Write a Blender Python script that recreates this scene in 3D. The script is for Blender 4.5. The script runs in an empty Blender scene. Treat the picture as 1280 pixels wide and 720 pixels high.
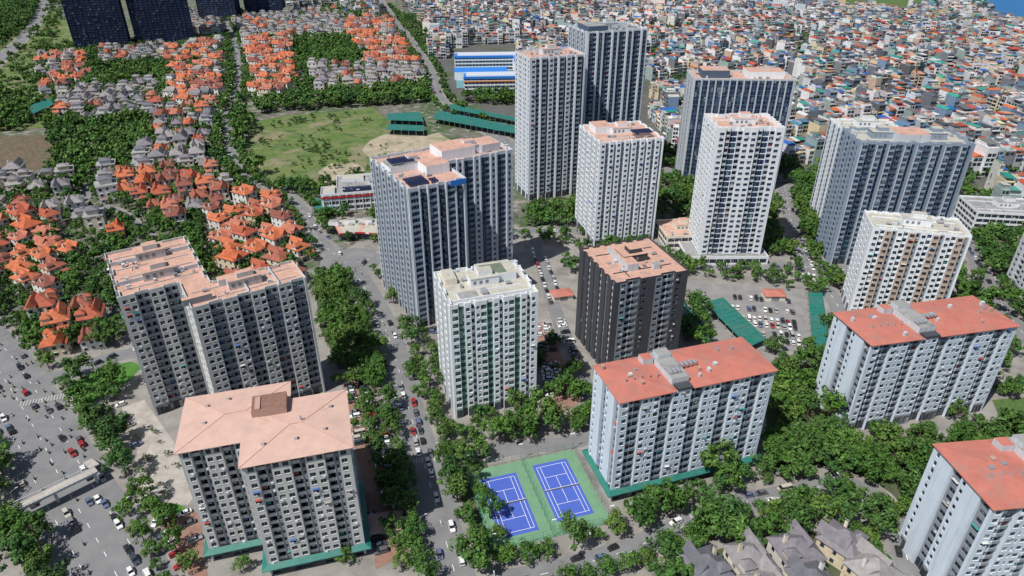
import bpy, math, random
from mathutils import Vector, Matrix
R = random.Random(11)
rad = math.radians
sc = bpy.context.scene
# ------------------------------------------------------------------ survey
CH = 180.0; PITCH = rad(29.8); FPX = 853.0
SP, CP = math.sin(PITCH), math.cos(PITCH)
def P(u, v, z=0.0):
    """site survey: picture bearing -> plan metres on the level z"""
    x = (u-640)/FPX; y = -(v-360)/FPX
    t = (CH-z)/(SP-y*CP)
    return (x*t, (CP+y*SP)*t)
def PL(pts, z=0.0): return [P(u, v, z) for u, v in pts]

# ------------------------------------------------------------------ materials
def nm(name):
    m = bpy.data.materials.new(name); m.use_nodes = True
    nt = m.node_tree; b = nt.nodes['Principled BSDF']
    return m, nt, b
def L(nt, a, b): nt.links.new(a, b)
def noise_fac(nt, scale, detail=4, vec=None, stretch=None, rough=.6):
    g = nt.nodes.new('ShaderNodeNewGeometry')
    n = nt.nodes.new('ShaderNodeTexNoise'); n.inputs['Scale'].default_value = scale
    n.inputs['Detail'].default_value = detail; n.inputs['Roughness'].default_value = rough
    src = g.outputs['Position']
    if stretch:
        mp = nt.nodes.new('ShaderNodeMapping'); mp.inputs['Scale'].default_value = stretch
        L(nt, src, mp.inputs['Vector']); src = mp.outputs['Vector']
    L(nt, src, n.inputs['Vector'])
    return n.outputs['Fac']
def mrange(nt, fac, a, b, c, d):
    m = nt.nodes.new('ShaderNodeMapRange')
    m.inputs['From Min'].default_value = a; m.inputs['From Max'].default_value = b
    m.inputs['To Min'].default_value = c; m.inputs['To Max'].default_value = d
    L(nt, fac, m.inputs['Value']); return m.outputs['Result']
def mixc(nt, fac, A, B, blend='MIX'):
    m = nt.nodes.new('ShaderNodeMix'); m.data_type = 'RGBA'; m.blend_type = blend
    if isinstance(fac, (int, float)): m.inputs[0].default_value = fac
    else: L(nt, fac, m.inputs[0])
    for k, s in ((6, A), (7, B)):
        if isinstance(s, tuple): m.inputs[k].default_value = (*s[:3], 1)
        else: L(nt, s, m.inputs[k])
    return m.outputs[2]
def scalec(nt, col, fac):
    m = nt.nodes.new('ShaderNodeVectorMath'); m.operation = 'SCALE'
    if isinstance(col, tuple): m.inputs[0].default_value = col[:3]
    else: L(nt, col, m.inputs[0])
    L(nt, fac, m.inputs['Scale']); return m.outputs[0]
def pbr(name, col, rough=.8, var=.15, scale=.6, stain=None, stainscale=.15, stainlo=.5, streak=0, metallic=0, bump=0, stainw=.12, spec=.4):
    m, nt, b = nm(name)
    f = noise_fac(nt, scale, 5)
    c = scalec(nt, col, mrange(nt, f, .25, .75, 1-var, 1+var))
    if stain:
        s = mrange(nt, noise_fac(nt, stainscale, 8, rough=.72), stainlo, stainlo+stainw, 0, .8)
        c = mixc(nt, s, c, stain)
    if streak:
        s = mrange(nt, noise_fac(nt, 1.0, 4, stretch=(1, 1, .05)), .5, .75, 0, streak)
        c = mixc(nt, s, c, tuple(x*.45 for x in col))
    L(nt, c, b.inputs['Base Color'])
    b.inputs['Roughness'].default_value = rough; b.inputs['Metallic'].default_value = metallic
    b.inputs['Specular IOR Level'].default_value = spec
    if bump:
        bn = nt.nodes.new('ShaderNodeBump'); bn.inputs['Strength'].default_value = bump
        bn.inputs['Distance'].default_value = .3
        L(nt, noise_fac(nt, scale*3, 4), bn.inputs['Height']); L(nt, bn.outputs[0], b.inputs['Normal'])
    return m
def palette(name, cols, rough=.8, var=.2, metallic=0, streak=0, island=True, coat=0):
    m, nt, b = nm(name)
    oi = nt.nodes.new('ShaderNodeObjectInfo')
    v = oi.outputs['Random']
    if island:
        g = nt.nodes.new('ShaderNodeNewGeometry')
        a = nt.nodes.new('ShaderNodeMath'); a.operation = 'ADD'
        L(nt, v, a.inputs[0]); L(nt, g.outputs['Random Per Island'], a.inputs[1])
        fr = nt.nodes.new('ShaderNodeMath'); fr.operation = 'FRACT'
        L(nt, a.outputs[0], fr.inputs[0]); v = fr.outputs[0]
    cr = nt.nodes.new('ShaderNodeValToRGB'); cr.color_ramp.interpolation = 'CONSTANT'
    n = len(cols); el = cr.color_ramp.elements
    while len(el) < n: el.new(1)
    for i, c in enumerate(cols):
        el[i].position = i/n; el[i].color = (*c, 1)
    L(nt, v, cr.inputs['Fac'])
    c = scalec(nt, cr.outputs['Color'], mrange(nt, noise_fac(nt, .5, 3), .25, .75, 1-var, 1+var))
    L(nt, c, b.inputs['Base Color'])
    b.inputs['Roughness'].default_value = rough; b.inputs['Metallic'].default_value = metallic
    if coat: b.inputs['Coat Weight'].default_value = coat
    return m
def glassmat(name, stops, snap=(1.3, 1.3, 3.1), rough=.15):
    m, nt, b = nm(name)
    g = nt.nodes.new('ShaderNodeNewGeometry')
    s = nt.nodes.new('ShaderNodeVectorMath'); s.operation = 'SNAP'
    s.inputs[1].default_value = snap
    L(nt, g.outputs['Position'], s.inputs[0])
    w = nt.nodes.new('ShaderNodeTexWhiteNoise'); L(nt, s.outputs[0], w.inputs['Vector'])
    cr = nt.nodes.new('ShaderNodeValToRGB'); cr.color_ramp.interpolation = 'CONSTANT'
    el = cr.color_ramp.elements
    while len(el) < len(stops): el.new(1)
    for i, (p, c) in enumerate(stops):
        el[i].position = p; el[i].color = (*c, 1)
    L(nt, w.outputs['Value'], cr.inputs['Fac'])
    L(nt, cr.outputs['Color'], b.inputs['Base Color'])
    b.inputs['Roughness'].default_value = rough
    b.inputs['Specular IOR Level'].default_value = .5
    return m
G_dark = glassmat('window_glass', [(0, (.01, .016, .026)), (.4, (.02, .032, .05)), (.68, (.045, .06, .085)), (.88, (.12, .14, .16)), (.96, (.3, .3, .28))])
G_green = glassmat('green_glass', [(0, (.02, .06, .05)), (.4, (.04, .11, .085)), (.7, (.09, .17, .14)), (.9, (.26, .32, .3))])
G_blue = glassmat('blue_glass', [(0, (.012, .025, .06)), (.4, (.02, .045, .10)), (.7, (.045, .085, .15)), (.93, (.2, .25, .3))])
W_white = pbr('white_render', (.73, .76, .79), .75, .05, .3, streak=.4)
W_bluew = pbr('pale_blue_render', (.56, .635, .72), .75, .06, .3, streak=.4)
W_pgrey = pbr('pale_grey_render', (.56, .60, .65), .75, .06, .3, streak=.4)
W_warm = pbr('warm_grey_render', (.52, .525, .525), .8, .07, .3, streak=.5)
W_bg = pbr('blue_grey_render', (.25, .31, .39), .75, .07, .3, streak=.35)
W_grey = pbr('grey_render', (.22, .245, .28), .8, .08, .3, streak=.4)
W_lgrey = pbr('light_grey_render', (.50, .53, .565), .8, .07, .3, streak=.45)
W_dark = pbr('charcoal_render', (.055, .058, .068), .7, .12, .3)
W_slate = pbr('slate_blue_render', (.07, .105, .165), .7, .1, .3)
W_cream = pbr('cream_render', (.70, .65, .56), .8, .07, .3, streak=.4)
W_beige = pbr('beige_render', (.48, .37, .30), .8, .07, .3, streak=.4)
W_rose = pbr('rose_render', (.42, .27, .22), .8, .08, .3)
W_green = pbr('green_render', (.20, .34, .29), .8, .08, .3)
Rf_pink = pbr('pink_tile_roof', (.50, .30, .23), .85, .2, .6, stain=(.24, .19, .17), stainscale=.16, stainlo=.51, stainw=.2)
Rf_salmon = pbr('salmon_roof', (.54, .36, .295), .8, .10, .25, stain=(.42, .31, .26), stainscale=.2, stainlo=.5, stainw=.2)
Rf_red = pbr('red_metal_roof', (.45, .155, .115), .6, .14, .25, stain=(.33, .18, .15), stainscale=.14, stainlo=.48, stainw=.2)
Rf_cream = pbr('cream_roof', (.42, .40, .34), .85, .14, .5, stain=(.20, .20, .18), stainscale=.18, stainlo=.52, stainw=.2)
Rf_grey = pbr('concrete_roof', (.28, .28, .275), .85, .15, .4, stain=(.15, .15, .15), stainlo=.5)
Rf_terra = palette('terracotta_roof', [(.42, .10, .035), (.34, .08, .04), (.46, .13, .055), (.28, .085, .05), (.42, .12, .05), (.20, .065, .045), (.38, .13, .08)], .8, .3, island=False)
Rf_teal = pbr('teal_metal_roof', (.02, .155, .125), .5, .2, .3, stain=(.06, .15, .13))
Rf_blue = pbr('blue_roof', (.03, .20, .62), .5, .12, .3)
Steel = pbr('steel', (.50, .51, .53), .35, .1, .5, metallic=.6)
White = pbr('white_paint', (.78, .78, .78), .6, .05, .5)
Solar = pbr('solar_panel', (.012, .018, .05), .15, .2, .5)
Mull = pbr('window_frame', (.20, .21, .23), .5, .05, .5)
H_wall = palette('house_wall', [(.64, .62, .56), (.36, .36, .36), (.70, .70, .70), (.20, .21, .23), (.62, .52, .34), (.44, .50, .56), (.66, .66, .64), (.15, .16, .18), (.70, .70, .72), (.28, .36, .34), (.52, .38, .29), (.10, .10, .11), (.58, .58, .60), (.18, .26, .38)], .85, .22)
H_roof = palette('house_roof', [(.40, .07, .03), (.15, .15, .15), (.30, .05, .025), (.40, .40, .39), (.01, .20, .15), (.07, .08, .10), (.48, .12, .045), (.015, .10, .36), (.50, .50, .50), (.32, .085, .04), (.04, .05, .07), (.48, .24, .15), (.03, .26, .20), (.11, .11, .12), (.38, .055, .03), (.06, .16, .26)], .7, .22)
V_wall = palette('villa_wall', [(.66, .61, .50), (.68, .67, .64), (.58, .50, .36), (.60, .56, .52)], .85, .15)
Asph = pbr('asphalt', (.18, .18, .185), .9, .2, .12, stain=(.24, .235, .23), stainscale=.05, stainw=.3)
AsphD = pbr('parking_asphalt', (.22, .215, .21), .9, .22, .15, stain=(.30, .28, .26), stainscale=.08, stainw=.2)
Pave = pbr('paving', (.25, .235, .215), .9, .3, .1, stain=(.12, .105, .09), stainscale=.08, stainlo=.5, stainw=.25)
PaveL = pbr('light_paving', (.38, .355, .32), .9, .2, .3, stain=(.25, .20, .17), stainscale=.12, stainlo=.46, stainw=.2)
PaveR = pbr('brick_paving', (.25, .14, .105), .9, .2, .5, stain=(.24, .20, .17), stainscale=.2)
Kerb = pbr('kerb', (.38, .37, .35), .9, .15, .4)
Grass = pbr('grass', (.07, .125, .03), .95, .35, .25, stain=(.15, .15, .06), stainscale=.07, bump=.5, stainw=.3)
Lawn = pbr('lawn', (.06, .17, .025), .95, .25, .3, stain=(.10, .17, .04), stainscale=.2, stainw=.2)
Soil = pbr('planting_soil', (.055, .08, .035), .95, .3, .3, stain=(.12, .10, .07), stainscale=.15, bump=.5)
Dirt = pbr('dirt', (.36, .30, .22), .95, .25, .15, stain=(.11, .16, .05), stainscale=.06, bump=.4, stainw=.15)
Lake = pbr('water', (.02, .13, .32), .4, .1, .02, spec=.15)
CourtB = pbr('blue_court', (.06, .11, .43), .8, .07, .5)
CourtG = pbr('green_court', (.14, .27, .16), .85, .12, .3)
Bark = pbr('bark', (.10, .075, .05), .9, .2, 2)
Tire = pbr('tyre', (.02, .02, .02), .9)
CarGlass = pbr('car_glass', (.015, .018, .022), .08)
CarPaint = palette('car_paint', [(.72, .72, .72), (.70, .70, .71), (.02, .02, .022), (.35, .36, .38), (.72, .73, .72), (.30, .02, .02), (.04, .05, .07), (.18, .19, .20), (.66, .66, .64), (.03, .03, .035), (.10, .13, .22), (.45, .42, .36), (.70, .70, .70), (.10, .10, .11), (.02, .02, .02)], .35, .02, island=False, coat=.6)
Cloth = palette('clothes', [(.1, .15, .3), (.4, .1, .08), (.5, .5, .5), (.05, .05, .06), (.2, .3, .2), (.45, .35, .1)], .9, .1, island=False)
Awn = palette('awning', [(.03, .25, .22), (.38, .06, .04), (.55, .55, .52), (.05, .12, .35), (.3, .28, .25)], .7, .1)
RedP = pbr('red_paint', (.5, .03, .03), .5)
Net = pbr('construction_net', (.012, .025, .065), .9, .35, .06, stain=(.03, .045, .10), stainscale=.05)
def mixmat(name, cols, s1, s2, s3, rough=.95, bump=.6):
    m, nt, b = nm(name)
    a = mixc(nt, mrange(nt, noise_fac(nt, s1, 7), .42, .58, 0, 1), cols[0], cols[1])
    c = mixc(nt, mrange(nt, noise_fac(nt, s2, 7, stretch=(1, 1.3, 1)), .5, .62, 0, 1), a, cols[2])
    d = mixc(nt, mrange(nt, noise_fac(nt, s3, 7, stretch=(1.2, 1, 2), rough=.7), .52, .62, 0, .9), c, cols[3])
    L(nt, d, b.inputs['Base Color']); b.inputs['Roughness'].default_value = rough
    bn = nt.nodes.new('ShaderNodeBump'); bn.inputs['Strength'].default_value = bump; bn.inputs['Distance'].default_value = .6
    L(nt, noise_fac(nt, .6, 5), bn.inputs['Height']); L(nt, bn.outputs[0], b.inputs['Normal'])
    return m
Ground = mixmat('ground', [(.13, .12, .10), (.05, .09, .028), (.24, .22, .19), (.035, .07, .02)], .02, .12, .06)
Field = mixmat('rough_grass', [(.085, .145, .03), (.135, .165, .05), (.05, .10, .022), (.22, .19, .115)], .05, .09, .025, bump=1.0)
def leafmat(name, cols):
    m, nt, b = nm(name)
    oi = nt.nodes.new('ShaderNodeObjectInfo')
    cr = nt.nodes.new('ShaderNodeValToRGB'); el = cr.color_ramp.elements
    while len(el) < len(cols): el.new(1)
    for i, c in enumerate(cols): el[i].position = i/(len(cols)-1); el[i].color = (*c, 1)
    L(nt, oi.outputs['Random'], cr.inputs['Fac'])
    g = nt.nodes.new('ShaderNodeNewGeometry')
    c = scalec(nt, cr.outputs['Color'], mrange(nt, g.outputs['Random Per Island'], 0, 1, .7, 1.35))
    c = scalec(nt, c, mrange(nt, noise_fac(nt, .3, 2), .3, .7, .6, 1.4))
    L(nt, c, b.inputs['Base Color']); b.inputs['Roughness'].default_value = .7
    b.inputs['Specular IOR Level'].default_value = .25
    return m
Leaf = leafmat('foliage', [(.034, .088, .014), (.065, .14, .02), (.040, .105, .024), (.095, .165, .03), (.028, .072, .016), (.07, .145, .028), (.045, .11, .018)])

# ------------------------------------------------------------------ mesh builder
class MB:
    def __init__(s): s.v = []; s.f = []; s.m = []; s.mats = []
    def mi(s, mat):
        if mat not in s.mats: s.mats.append(mat)
        return s.mats.index(mat)
    def face(s, pts, mat):
        k = len(s.v); s.v += [tuple(p) for p in pts]
        s.f.append(tuple(range(k, k+len(pts)))); s.m.append(s.mi(mat))
    def hexa(s, b, t, mat, top=None, bottom=True):
        """b,t : 4 pts each"""
        k = len(s.v); s.v += [tuple(p) for p in b]+[tuple(p) for p in t]
        i = s.mi(mat)
        for q in ((0, 1, 5, 4), (1, 2, 6, 5), (2, 3, 7, 6), (3, 0, 4, 7)):
            s.f.append(tuple(k+x for x in q)); s.m.append(i)
        s.f.append((k+4, k+5, k+6, k+7)); s.m.append(s.mi(top) if top else i)
        if bottom: s.f.append((k+3, k+2, k+1, k)); s.m.append(i)
    def box(s, x0, y0, z0, x1, y1, z1, mat, top=None, bottom=True):
        s.hexa([(x0, y0, z0), (x1, y0, z0), (x1, y1, z0), (x0, y1, z0)], [(x0, y0, z1), (x1, y0, z1), (x1, y1, z1), (x0, y1, z1)], mat, top, bottom)
    def obox(s, cx, cy, z0, lx, ly, h, a, mat, top=None):
        c, n = math.cos(a), math.sin(a)
        q = [(cx+c*x-n*y, cy+n*x+c*y) for x, y in ((-lx/2, -ly/2), (lx/2, -ly/2), (lx/2, ly/2), (-lx/2, ly/2))]
        s.hexa([(*p, z0) for p in q], [(*p, z0+h) for p in q], mat, top)
    def cyl(s, p0, p1, r0, r1, n, mat, caps=True):
        p0 = Vector(p0); p1 = Vector(p1); d = (p1-p0).normalized()
        a = d.orthogonal().normalized(); b = d.cross(a)
        k = len(s.v); i = s.mi(mat)
        for p, r in ((p0, r0), (p1, r1)):
            for j in range(n):
                t = 2*math.pi*j/n; s.v.append(tuple(p+a*r*math.cos(t)+b*r*math.sin(t)))
        for j in range(n):
            j2 = (j+1) % n; s.f.append((k+j, k+j2, k+n+j2, k+n+j)); s.m.append(i)
        if caps:
            s.f.append(tuple(k+n+j for j in range(n))); s.m.append(i)
            s.f.append(tuple(k+n-1-j for j in range(n))); s.m.append(i)
    def mesh(s, name):
        me = bpy.data.meshes.new(name); me.from_pydata(s.v, [], s.f)
        for m in s.mats: me.materials.append(m)
        me.polygons.foreach_set('material_index', s.m); me.update()
        return me
    def obj(s, name, loc=(0, 0, 0), rot=0):
        return inst(name, s.mesh(name), loc[0], loc[1], loc[2] if len(loc) > 2 else 0, rot)
def inst(name, me, x, y, z=0, rot=0, scale=(1, 1, 1)):
    o = bpy.data.objects.new(name, me); sc.collection.objects.link(o)
    o.location = (x, y, z); o.rotation_euler = (0, 0, rot)
    o.scale = scale if not isinstance(scale, (int, float)) else (scale,)*3
    return o
def inpoly(x, y, pts):
    c = False; n = len(pts); j = n-1
    for i in range(n):
        xi, yi = pts[i]; xj, yj = pts[j]
        if (yi > y) != (yj > y) and x < (xj-xi)*(y-yi)/(yj-yi)+xi: c = not c
        j = i
    return c
# ------------------------------------------------------------------ occupancy raster (2.5 m)
OX, OY, OC, ONX, ONY = -1400, 40, 2.5, 1300, 900
OCC = bytearray(ONX*ONY)
def occ(x, y):
    i = int((x-OX)/OC); j = int((y-OY)/OC)
    if 0 <= i < ONX and 0 <= j < ONY: return OCC[j*ONX+i]
    return 0
def mark(pts, val):
    x0 = min(p[0] for p in pts); x1 = max(p[0] for p in pts); y0 = min(p[1] for p in pts); y1 = max(p[1] for p in pts)
    for j in range(max(0, int((y0-OY)/OC)), min(ONY, int((y1-OY)/OC)+1)):
        for i in range(max(0, int((x0-OX)/OC)), min(ONX, int((x1-OX)/OC)+1)):
            if inpoly(OX+(i+.5)*OC, OY+(j+.5)*OC, pts): OCC[j*ONX+i] |= val
def rectpts(x, y, lx, ly, a):
    c, n = math.cos(a), math.sin(a)
    return [(x+c*p-n*q, y+n*p+c*q) for p, q in ((-lx/2, -ly/2), (lx/2, -ly/2), (lx/2, ly/2), (-lx/2, ly/2))]
# ------------------------------------------------------------------ ground & sheets
mb = MB(); mb.face([(-6000, -1500, 0), (6000, -1500, 0), (6000, 9000, 0), (-6000, 9000, 0)], Ground); mb.obj('ground')
ZC = [0.02]
def nz(): ZC[0] += .004; return ZC[0]
def sheet(name, pts, mat, occv=0, z=None):
    m = MB(); z = z or nz(); m.face([(x, y, z) for x, y in pts], mat); m.obj(name)
    if occv: mark(pts, occv)
    return z
def spline(pts, step=4):
    out = []
    n = len(pts)
    for i in range(n-1):
        p0 = Vector(pts[max(i-1, 0)]); p1 = Vector(pts[i]); p2 = Vector(pts[i+1]); p3 = Vector(pts[min(i+2, n-1)])
        k = max(2, int((p2-p1).length/step))
        for j in range(k):
            t = j/k
            out.append(.5*((2*p1)+(-p0+p2)*t+(2*p0-5*p1+4*p2-p3)*t*t+(-p0+3*p1-3*p2+p3)*t**3))
    out.append(Vector(pts[-1])); return out
ROADS = []
def road(pts, w, walk=2.5, mark_=True, name='road', mat=None):
    c = spline(pts); z = nz()
    nr = []
    for i in range(len(c)):
        t = (c[min(i+1, len(c)-1)]-c[max(i-1, 0)]).normalized(); nr.append(Vector((-t.y, t.x)))
    m = MB()
    for i in range(len(c)-1):
        a, b, na, nb = c[i], c[i+1], nr[i], nr[i+1]
        q = [a-na*w/2, b-nb*w/2, b+nb*w/2, a+na*w/2]
        m.face([(p.x, p.y, z) for p in q], mat or Asph)
        mark([(p.x, p.y) for p in q], 2)
    m.obj(name)
    ROADS.append((c, nr, w, walk, mark_))
    return c, nr
# base paving of the estate
sheet('estate_pavement', PL([(-150, 470), (0, 440), (130, 428), (400, 322), (480, 292), (660, 292), (860, 300), (1205, 300), (1300, 430), (1500, 800), (-300, 800)]), Pave)
sheet('villa_estate_ground', PL([(-60, 380), (-40, 260), (90, 130), (290, 120), (390, 240), (440, 320), (130, 428), (0, 440)]), mixmat('estate_lane', [(.17, .16, .15), (.13, .125, .115), (.06, .10, .03), (.05, .09, .03)], .05, .1, .2))
sheet('city_ground', PL([(500, 0), (540, 110), (660, 160), (840, 200), (1200, 240), (1400, 300), (1700, 160), (1500, -30), (400, -30)]), pbr('city_lane', (.10, .098, .092), .9, .3, .06, stain=(.05, .08, .03), stainscale=.03))
sheet('grass_field', PL([(318, 152), (360, 144), (420, 140), (465, 134), (498, 160), (486, 212), (420, 238), (335, 232), (300, 195)]), Field, 4)
sheet('dirt_lot', PL([(462, 176), (480, 168), (500, 166), (530, 170), (548, 166), (568, 178), (530, 200), (500, 214), (478, 208), (466, 200), (452, 188)]), Dirt, 4)
sheet('dirt_patch', PL([(398, 214), (415, 204), (432, 206), (444, 202), (456, 212), (446, 228), (420, 234), (402, 230)]), Dirt)
sheet('garden_plot', PL([(-20, 172), (60, 168), (72, 205), (20, 222), (-20, 220)]), mixmat('garden_soil', [(.14, .09, .06), (.10, .07, .045), (.05, .09, .025), (.2, .15, .11)], .1, .25, .4), 4)
sheet('meadow', PL([(-200, 60), (60, 0), (120, 70), (60, 160), (-60, 165)]), Field)
sheet('meadow', PL([(1030, -15), (1160, -15), (1160, 8), (1120, 18), (1050, 12)]), Grass, 4)
sheet('lake', PL([(1225, -30), (1600, -30), (1600, 36), (1262, 36), (1236, 20)]), Lake, 4)
sheet('park_lawn', PL([(66, 505), (90, 478), (130, 458), (160, 450), (178, 458), (160, 478), (96, 515), (72, 516)]), Lawn, 4)
sheet('park_lawn', PL([(168, 632), (190, 622), (215, 626), (234, 636), (215, 650), (185, 652)]), Lawn, 4)
sheet('park_lawn', PL([(1240, 500), (1290, 496), (1290, 540), (1255, 536)]), Grass)
sheet('plaza_pavement', PL([(152, 510), (180, 500), (255, 605), (235, 632), (160, 622), (172, 560)]), PaveL, 4)
sheet('parking_lot', PL([(862, 352), (1004, 362), (1024, 440), (890, 434)]), AsphD, 4)
sheet('parking_lot', PL([(425, 470), (455, 460), (510, 690), (470, 712), (452, 600)]), PaveR)
sheet('parking_lot', PL([(668, 405), (700, 400), (730, 500), (690, 525)]), PaveR)
sheet('parking_lot', PL([(175, 650), (250, 640), (262, 740), (215, 750)]), PaveR)
sheet('planting_bed', PL([(392, 345), (468, 358), (478, 455), (425, 462), (400, 410)]), Soil)
sheet('planting_bed', PL([(525, 555), (600, 545), (640, 700), (560, 700)]), Soil)
sheet('planting_bed', PL([(955, 455), (1040, 450), (1050, 560), (1290, 545), (1290, 590), (1160, 640), (1130, 760), (850, 760), (880, 690), (1090, 650), (1060, 580), (960, 585)]), Soil)
# roads
avenue = road(PL([(-90, 380), (-20, 440), (40, 530), (78, 602), (130, 690), (165, 760), (200, 860)]), 27, 3)
road(PL([(15, 490), (80, 468), (140, 447), (195, 437)]), 9)
boul = road(PL([(440, 335), (470, 385), (492, 440), (508, 500), (528, 570), (550, 650), (575, 740)]), 12.5)
nw = road(PL([(425, 322), (398, 300), (368, 252), (318, 235), (290, 195), (285, 150), (300, 95), (290, 45), (272, 8), (262, -20)]), 9)
mid = road(PL([(445, 328), (492, 318), (600, 296), (700, 288), (790, 296), (880, 330), (985, 332), (1065, 338)]), 9)
north = road(PL([(462, -20), (480, 8), (510, 48), (538, 90), (552, 128), (605, 160), (680, 200), (840, 215), (1010, 225), (1200, 250)]), 13)
inner = road(PL([(668, 300), (690, 375), (712, 435), (738, 500), (740, 545), (650, 560), (540, 570)]), 7, 1.5, False)
low = road(PL([(565, 735), (660, 722), (770, 693), (850, 660), (900, 636), (985, 618), (1060, 606), (1110, 640), (1140, 720), (1150, 780)]), 8.5)
east = road(PL([(980, 230), (992, 290), (1010, 340), (1046, 380), (1052, 440), (1030, 470)]), 9)
road(PL([(1185, 262), (1228, 340), (1262, 395), (1330, 480)]), 8)
road(PL([(-60, 130), (0, 75), (45, 28), (62, -15)]), 15, 3)
road(PL([(-40, 262), (60, 258), (140, 262), (200, 305), (250, 312)]), 6, 1.5, False)
road(PL([(60, 165), (120, 190), (100, 258)]), 6, 1.5, False)
road(PL([(300, 130), (400, 125), (545, 120)]), 7, 1.5, False)
road(PL([(130, 62), (200, 58), (290, 45)]), 8, 1.5, False)
# plaza disc
pc = P(438, 327); sheet('plaza_road', [(pc[0]+17*math.cos(t*math.pi/20), pc[1]+17*math.sin(t*math.pi/20)) for t in range(40)], Asph, 2)
# pavements with kerbs + markings
zw = nz()+.02
wk = MB(); mk = MB()
for ri, (c, nr, w, walk, mk_) in enumerate(ROADS):
    for sd in (-1, 1):
        for i in range(len(c)-1):
            a = c[i]+nr[i]*sd*(w/2+walk/2+.3); b = c[i+1]+nr[i+1]*sd*(w/2+walk/2+.3)
            mdd = (a+b)/2
            if occ(mdd.x, mdd.y) & 2: continue
            p = [c[i]+nr[i]*sd*(w/2), c[i+1]+nr[i+1]*sd*(w/2), c[i+1]+nr[i+1]*sd*(w/2+walk), c[i]+nr[i]*sd*(w/2+walk)]
            if sd < 0: p = p[::-1]
            zz = .15+ri*.002
            wk.hexa([(q.x, q.y, .0) for q in p], [(q.x, q.y, zz) for q in p], Kerb, Pave, False)
    if mk_:
        lanes = [0] if w < 20 else [-7, 0, 7]
        for i in range(len(c)-1):
            if i % 2: continue
            for ln in lanes:
                t = (c[i+1]-c[i]).normalized(); a = c[i]+nr[i]*ln; b = a+t*2.6
                n2 = nr[i]*.09
                mk.face([(q.x, q.y, zw) for q in (a-n2, b-n2, b+n2, a+n2)], White)
def zebra(x, y, a, length, width):
    n = int(length/1.1); ca, sa = math.cos(a), math.sin(a)
    for k in range(n):
        o = (k-(n-1)/2)*1.1
        mk.face([(*q, zw+.004) for q in rectpts(x+ca*o, y+sa*o, .5, width, a)], Kerb)
zebra(*P(55, 500), rad(20), 18, 3.6)
zebra(*P(530, 575), rad(8), 11, 3); zebra(*P(1048, 400), rad(5), 8, 3)
wk.obj('pavement'); mk.obj('road_markings')

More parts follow.
